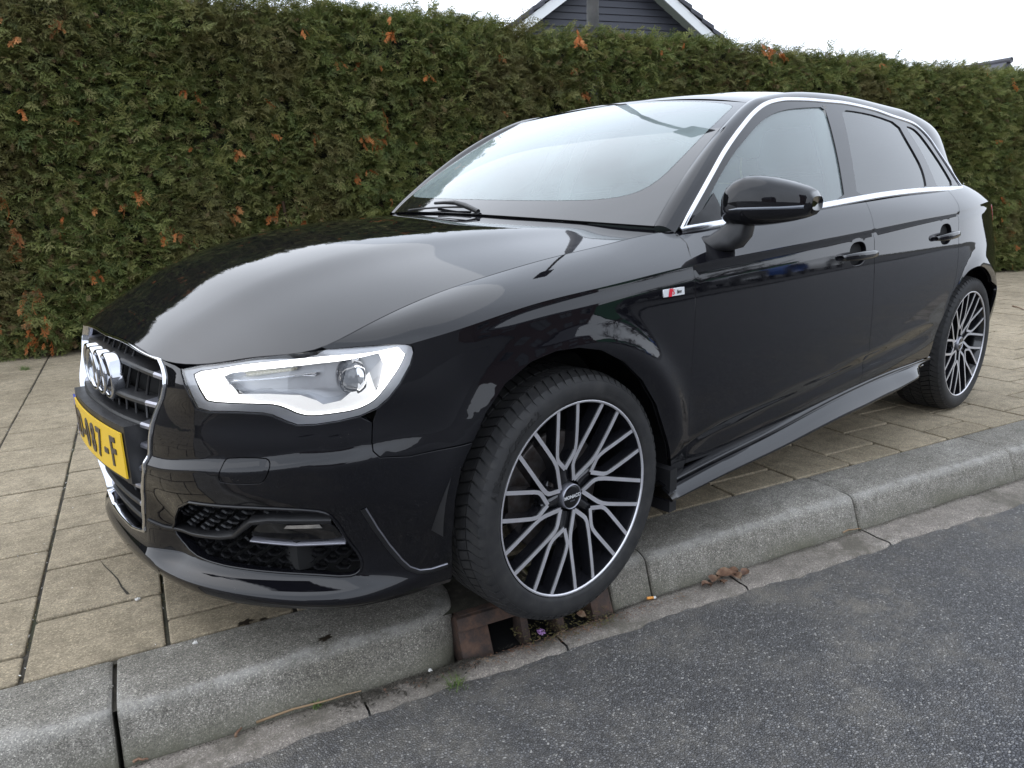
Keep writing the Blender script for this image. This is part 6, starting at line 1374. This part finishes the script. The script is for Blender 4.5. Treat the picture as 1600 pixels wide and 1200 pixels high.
# ================================================================ ACROSS THE ROAD (seen mirrored in the paint)
strip('parking_ground', -80, 120, 7.6, 60, ROAD_Z+.03, (lambda q: (q.set(Roughness=.95), q.to('Base Color', q.ramp(q.noise(2), [(.3, (.050, .050, .052)), (.7, (.085, .083, .082))])), q.m)[2])(NT('winter_grass')))
def plain_house(t0, t1, n, depth, h, roof, label, wallmat):
    e = empty('brick_house', tuple(HW((t0+t1)/2, n, 0))); prop(e, label, 'house', 'houses across the road mirrored in the paint'); iv = Matrix.Translation(-Vector(e.location))
    def am(nm, V, F, mt): o = mesh(nm, V, F, mt, e, smooth=False); o.matrix_parent_inverse = iv
    V = [HW(t0, n, 0), HW(t1, n, 0), HW(t1, n, h), HW(t0, n, h), HW(t0, n+depth, 0), HW(t1, n+depth, 0), HW(t1, n+depth, h), HW(t0, n+depth, h), HW(t0, n+depth/2, h+roof), HW(t1, n+depth/2, h+roof)]
    am('wall', V[:8]+V[8:], [(0, 3, 2, 1), (1, 2, 9, 6, 5), (0, 4, 7, 8, 3)], wallmat)
    am('roof', [HW(t0-.3, n-.4, h-.1), HW(t1+.3, n-.4, h-.1), HW(t1+.3, n+depth/2, h+roof+.1), HW(t0-.3, n+depth/2, h+roof+.1), HW(t0-.3, n+depth+.4, h-.1), HW(t1+.3, n+depth+.4, h-.1)], [(0, 1, 2, 3), (3, 2, 5, 4)], MAT['rooftile'])
    k = max(2, int((t1-t0)/2.6))
    for i in range(k):
        c = t0+(i+.5)*(t1-t0)/k
        for zz_ in ((.9, 2.2), (3.6, 4.8)):
            if zz_[1] < h: am('window', [HW(c-.65, n-.03, zz_[0]), HW(c+.65, n-.03, zz_[0]), HW(c+.65, n-.03, zz_[1]), HW(c-.65, n-.03, zz_[1])], [(0, 3, 2, 1)], MAT['window_glass']); am('window_frame', *join_vf([([HW(a_, n-.05, b_), HW(c_, n-.05, b_), HW(c_, n-.05, d_), HW(a_, n-.05, d_)], [(0, 3, 2, 1)]) for a_, c_, b_, d_ in ((c-.72, c+.72, zz_[1], zz_[1]+.08), (c-.72, c+.72, zz_[0]-.08, zz_[0]), (c-.72, c-.65, zz_[0], zz_[1]), (c+.65, c+.72, zz_[0], zz_[1]), (c-.03, c+.03, zz_[0], zz_[1]))]), MAT['dull_frame'])
plain_house(-40, -24, 34, 8, 5.4, 3.2, 'brick house with tiled roof across the road, nearest the front of the car', MAT['brick_wall'])
plain_house(7, 20, 14, 8, 5.4, 3.2, 'brick house with tiled roof across the road opposite the car', MAT['brick_wall'])
plain_house(42, 70, 20, 9, 3.4, 2.2, 'low green walled building across the road mirrored in the rear door', MAT['green_wall'])
q = NT('winter_bark'); q.set(Base_Color=(.055, .045, .038), Roughness=.9); MAT['bark'] = q.m
def bare_tree(t, n, h, seed, label):
    r = random.Random(seed); parts = []; tw = []
    def grow(p, d, l, w, lev):
        q_ = p+d*l; mid = (p+q_)/2+np.array([r.gauss(0, l*.05), r.gauss(0, l*.05), 0]); (parts if lev < 2 else tw).append(tube(None, [p, mid, q_], [w, w*.85, w*.65], None, n=5 if lev < 2 else 3, cap=False))
        if lev == 5: return
        for _ in range(r.choice((2, 3, 3)) if lev else 4):
            a = r.uniform(0, 6.28); s = r.uniform(.35, .8); x = np.cross(d, [math.cos(a), math.sin(a), .3]); x /= np.linalg.norm(x)+1e-9; dd = d*math.cos(s)+x*math.sin(s)+np.array([0, 0, .12]); dd /= np.linalg.norm(dd); grow(p+(q_-p)*r.uniform(.55, 1), dd, l*r.uniform(.6, .8), w*.55, lev+1)
    e = empty('bare_tree', tuple(HW(t, n, 0))); prop(e, label, 'tree', 'bare trees across the road mirrored in the paint'); grow(np.zeros(3), np.array([0, 0, 1.]), h*.28, h*.022, 0)
    mesh('trunk', *join_vf(parts), MAT['bark'], e); o = mesh('crown', *join_vf(tw), MAT['bark'], e); return e
bare_tree(-9, 16, 7, 1, 'bare winter tree across the road, leftmost of the row'); bare_tree(22, 12, 9, 2, 'tall bare winter tree opposite the front door'); bare_tree(27, 12, 8, 3, 'bare winter tree opposite the rear door'); bare_tree(34, 13, 8, 4, 'bare winter tree beyond the rear of the car'); bare_tree(44, 15, 9, 5, 'farthest bare winter tree across the road')
def far_car(t, n, mat, label):
    e = empty('far_car', tuple(HW(t, n, ROAD_Z+.05)), -KA); prop(e, label, 'car', 'cars parked across the road mirrored in the doors')
    prof = [(-2.1, .35), (-2.15, .75), (-1.9, .95), (-1.45, 1.0), (-.9, 1.42), (.5, 1.45), (1.15, 1.0), (1.95, .85), (2.15, .6), (2.1, .3)]
    V = []
    for y, sc_ in ((-.88, 0), (-.80, 1), (.80, 1), (.88, 0)):
        for x, z in prof: V.append((x, y*(.86 if z > 1.2 else 1), z if sc_ else min(z, .98)))
    mesh('body', V, grid_faces(4, len(prof))+[tuple(range(len(prof)))[::-1], tuple(range(30, 40))], mat, e)
    for y in (-.84, .84):
        mesh('window', [(-1.30, y*1.0, 1.02), (1.0, y*1.0, 1.02), (.45, y*.88, 1.38), (-.85, y*.88, 1.38)], [(0, 1, 2, 3)], MAT['window_glass'], e, smooth=False)
    for x in (-1.35, 1.35):
        for y in (-.83, .83):
            V, F = lathe([(.001, -.1), (.32, -.1), (.32, .1), (.001, .1)], 16, 'y', x, y, .32); mesh('wheel', V, F, MAT['tyre'], e, smooth=False)
simple('silver_paint', (.45, .46, .48), .2, .6); simple('white_car_paint', (.7, .7, .7), .2); simple('blue_paint', (.03, .10, .35), .2); simple('dark_paint', (.02, .02, .025), .15)
for t_, m_, l_ in ((26.5, 'silver_paint', 'silver car parked across the road, second from the left'), (33, 'blue_paint', 'blue car parked across the road beside the silver one'), (41, 'white_car_paint', 'white car parked across the road in front of the green building'), (20.5, 'dark_paint', 'dark car parked across the road, first from the left')): far_car(t_, 10.5, MAT[m_], l_)
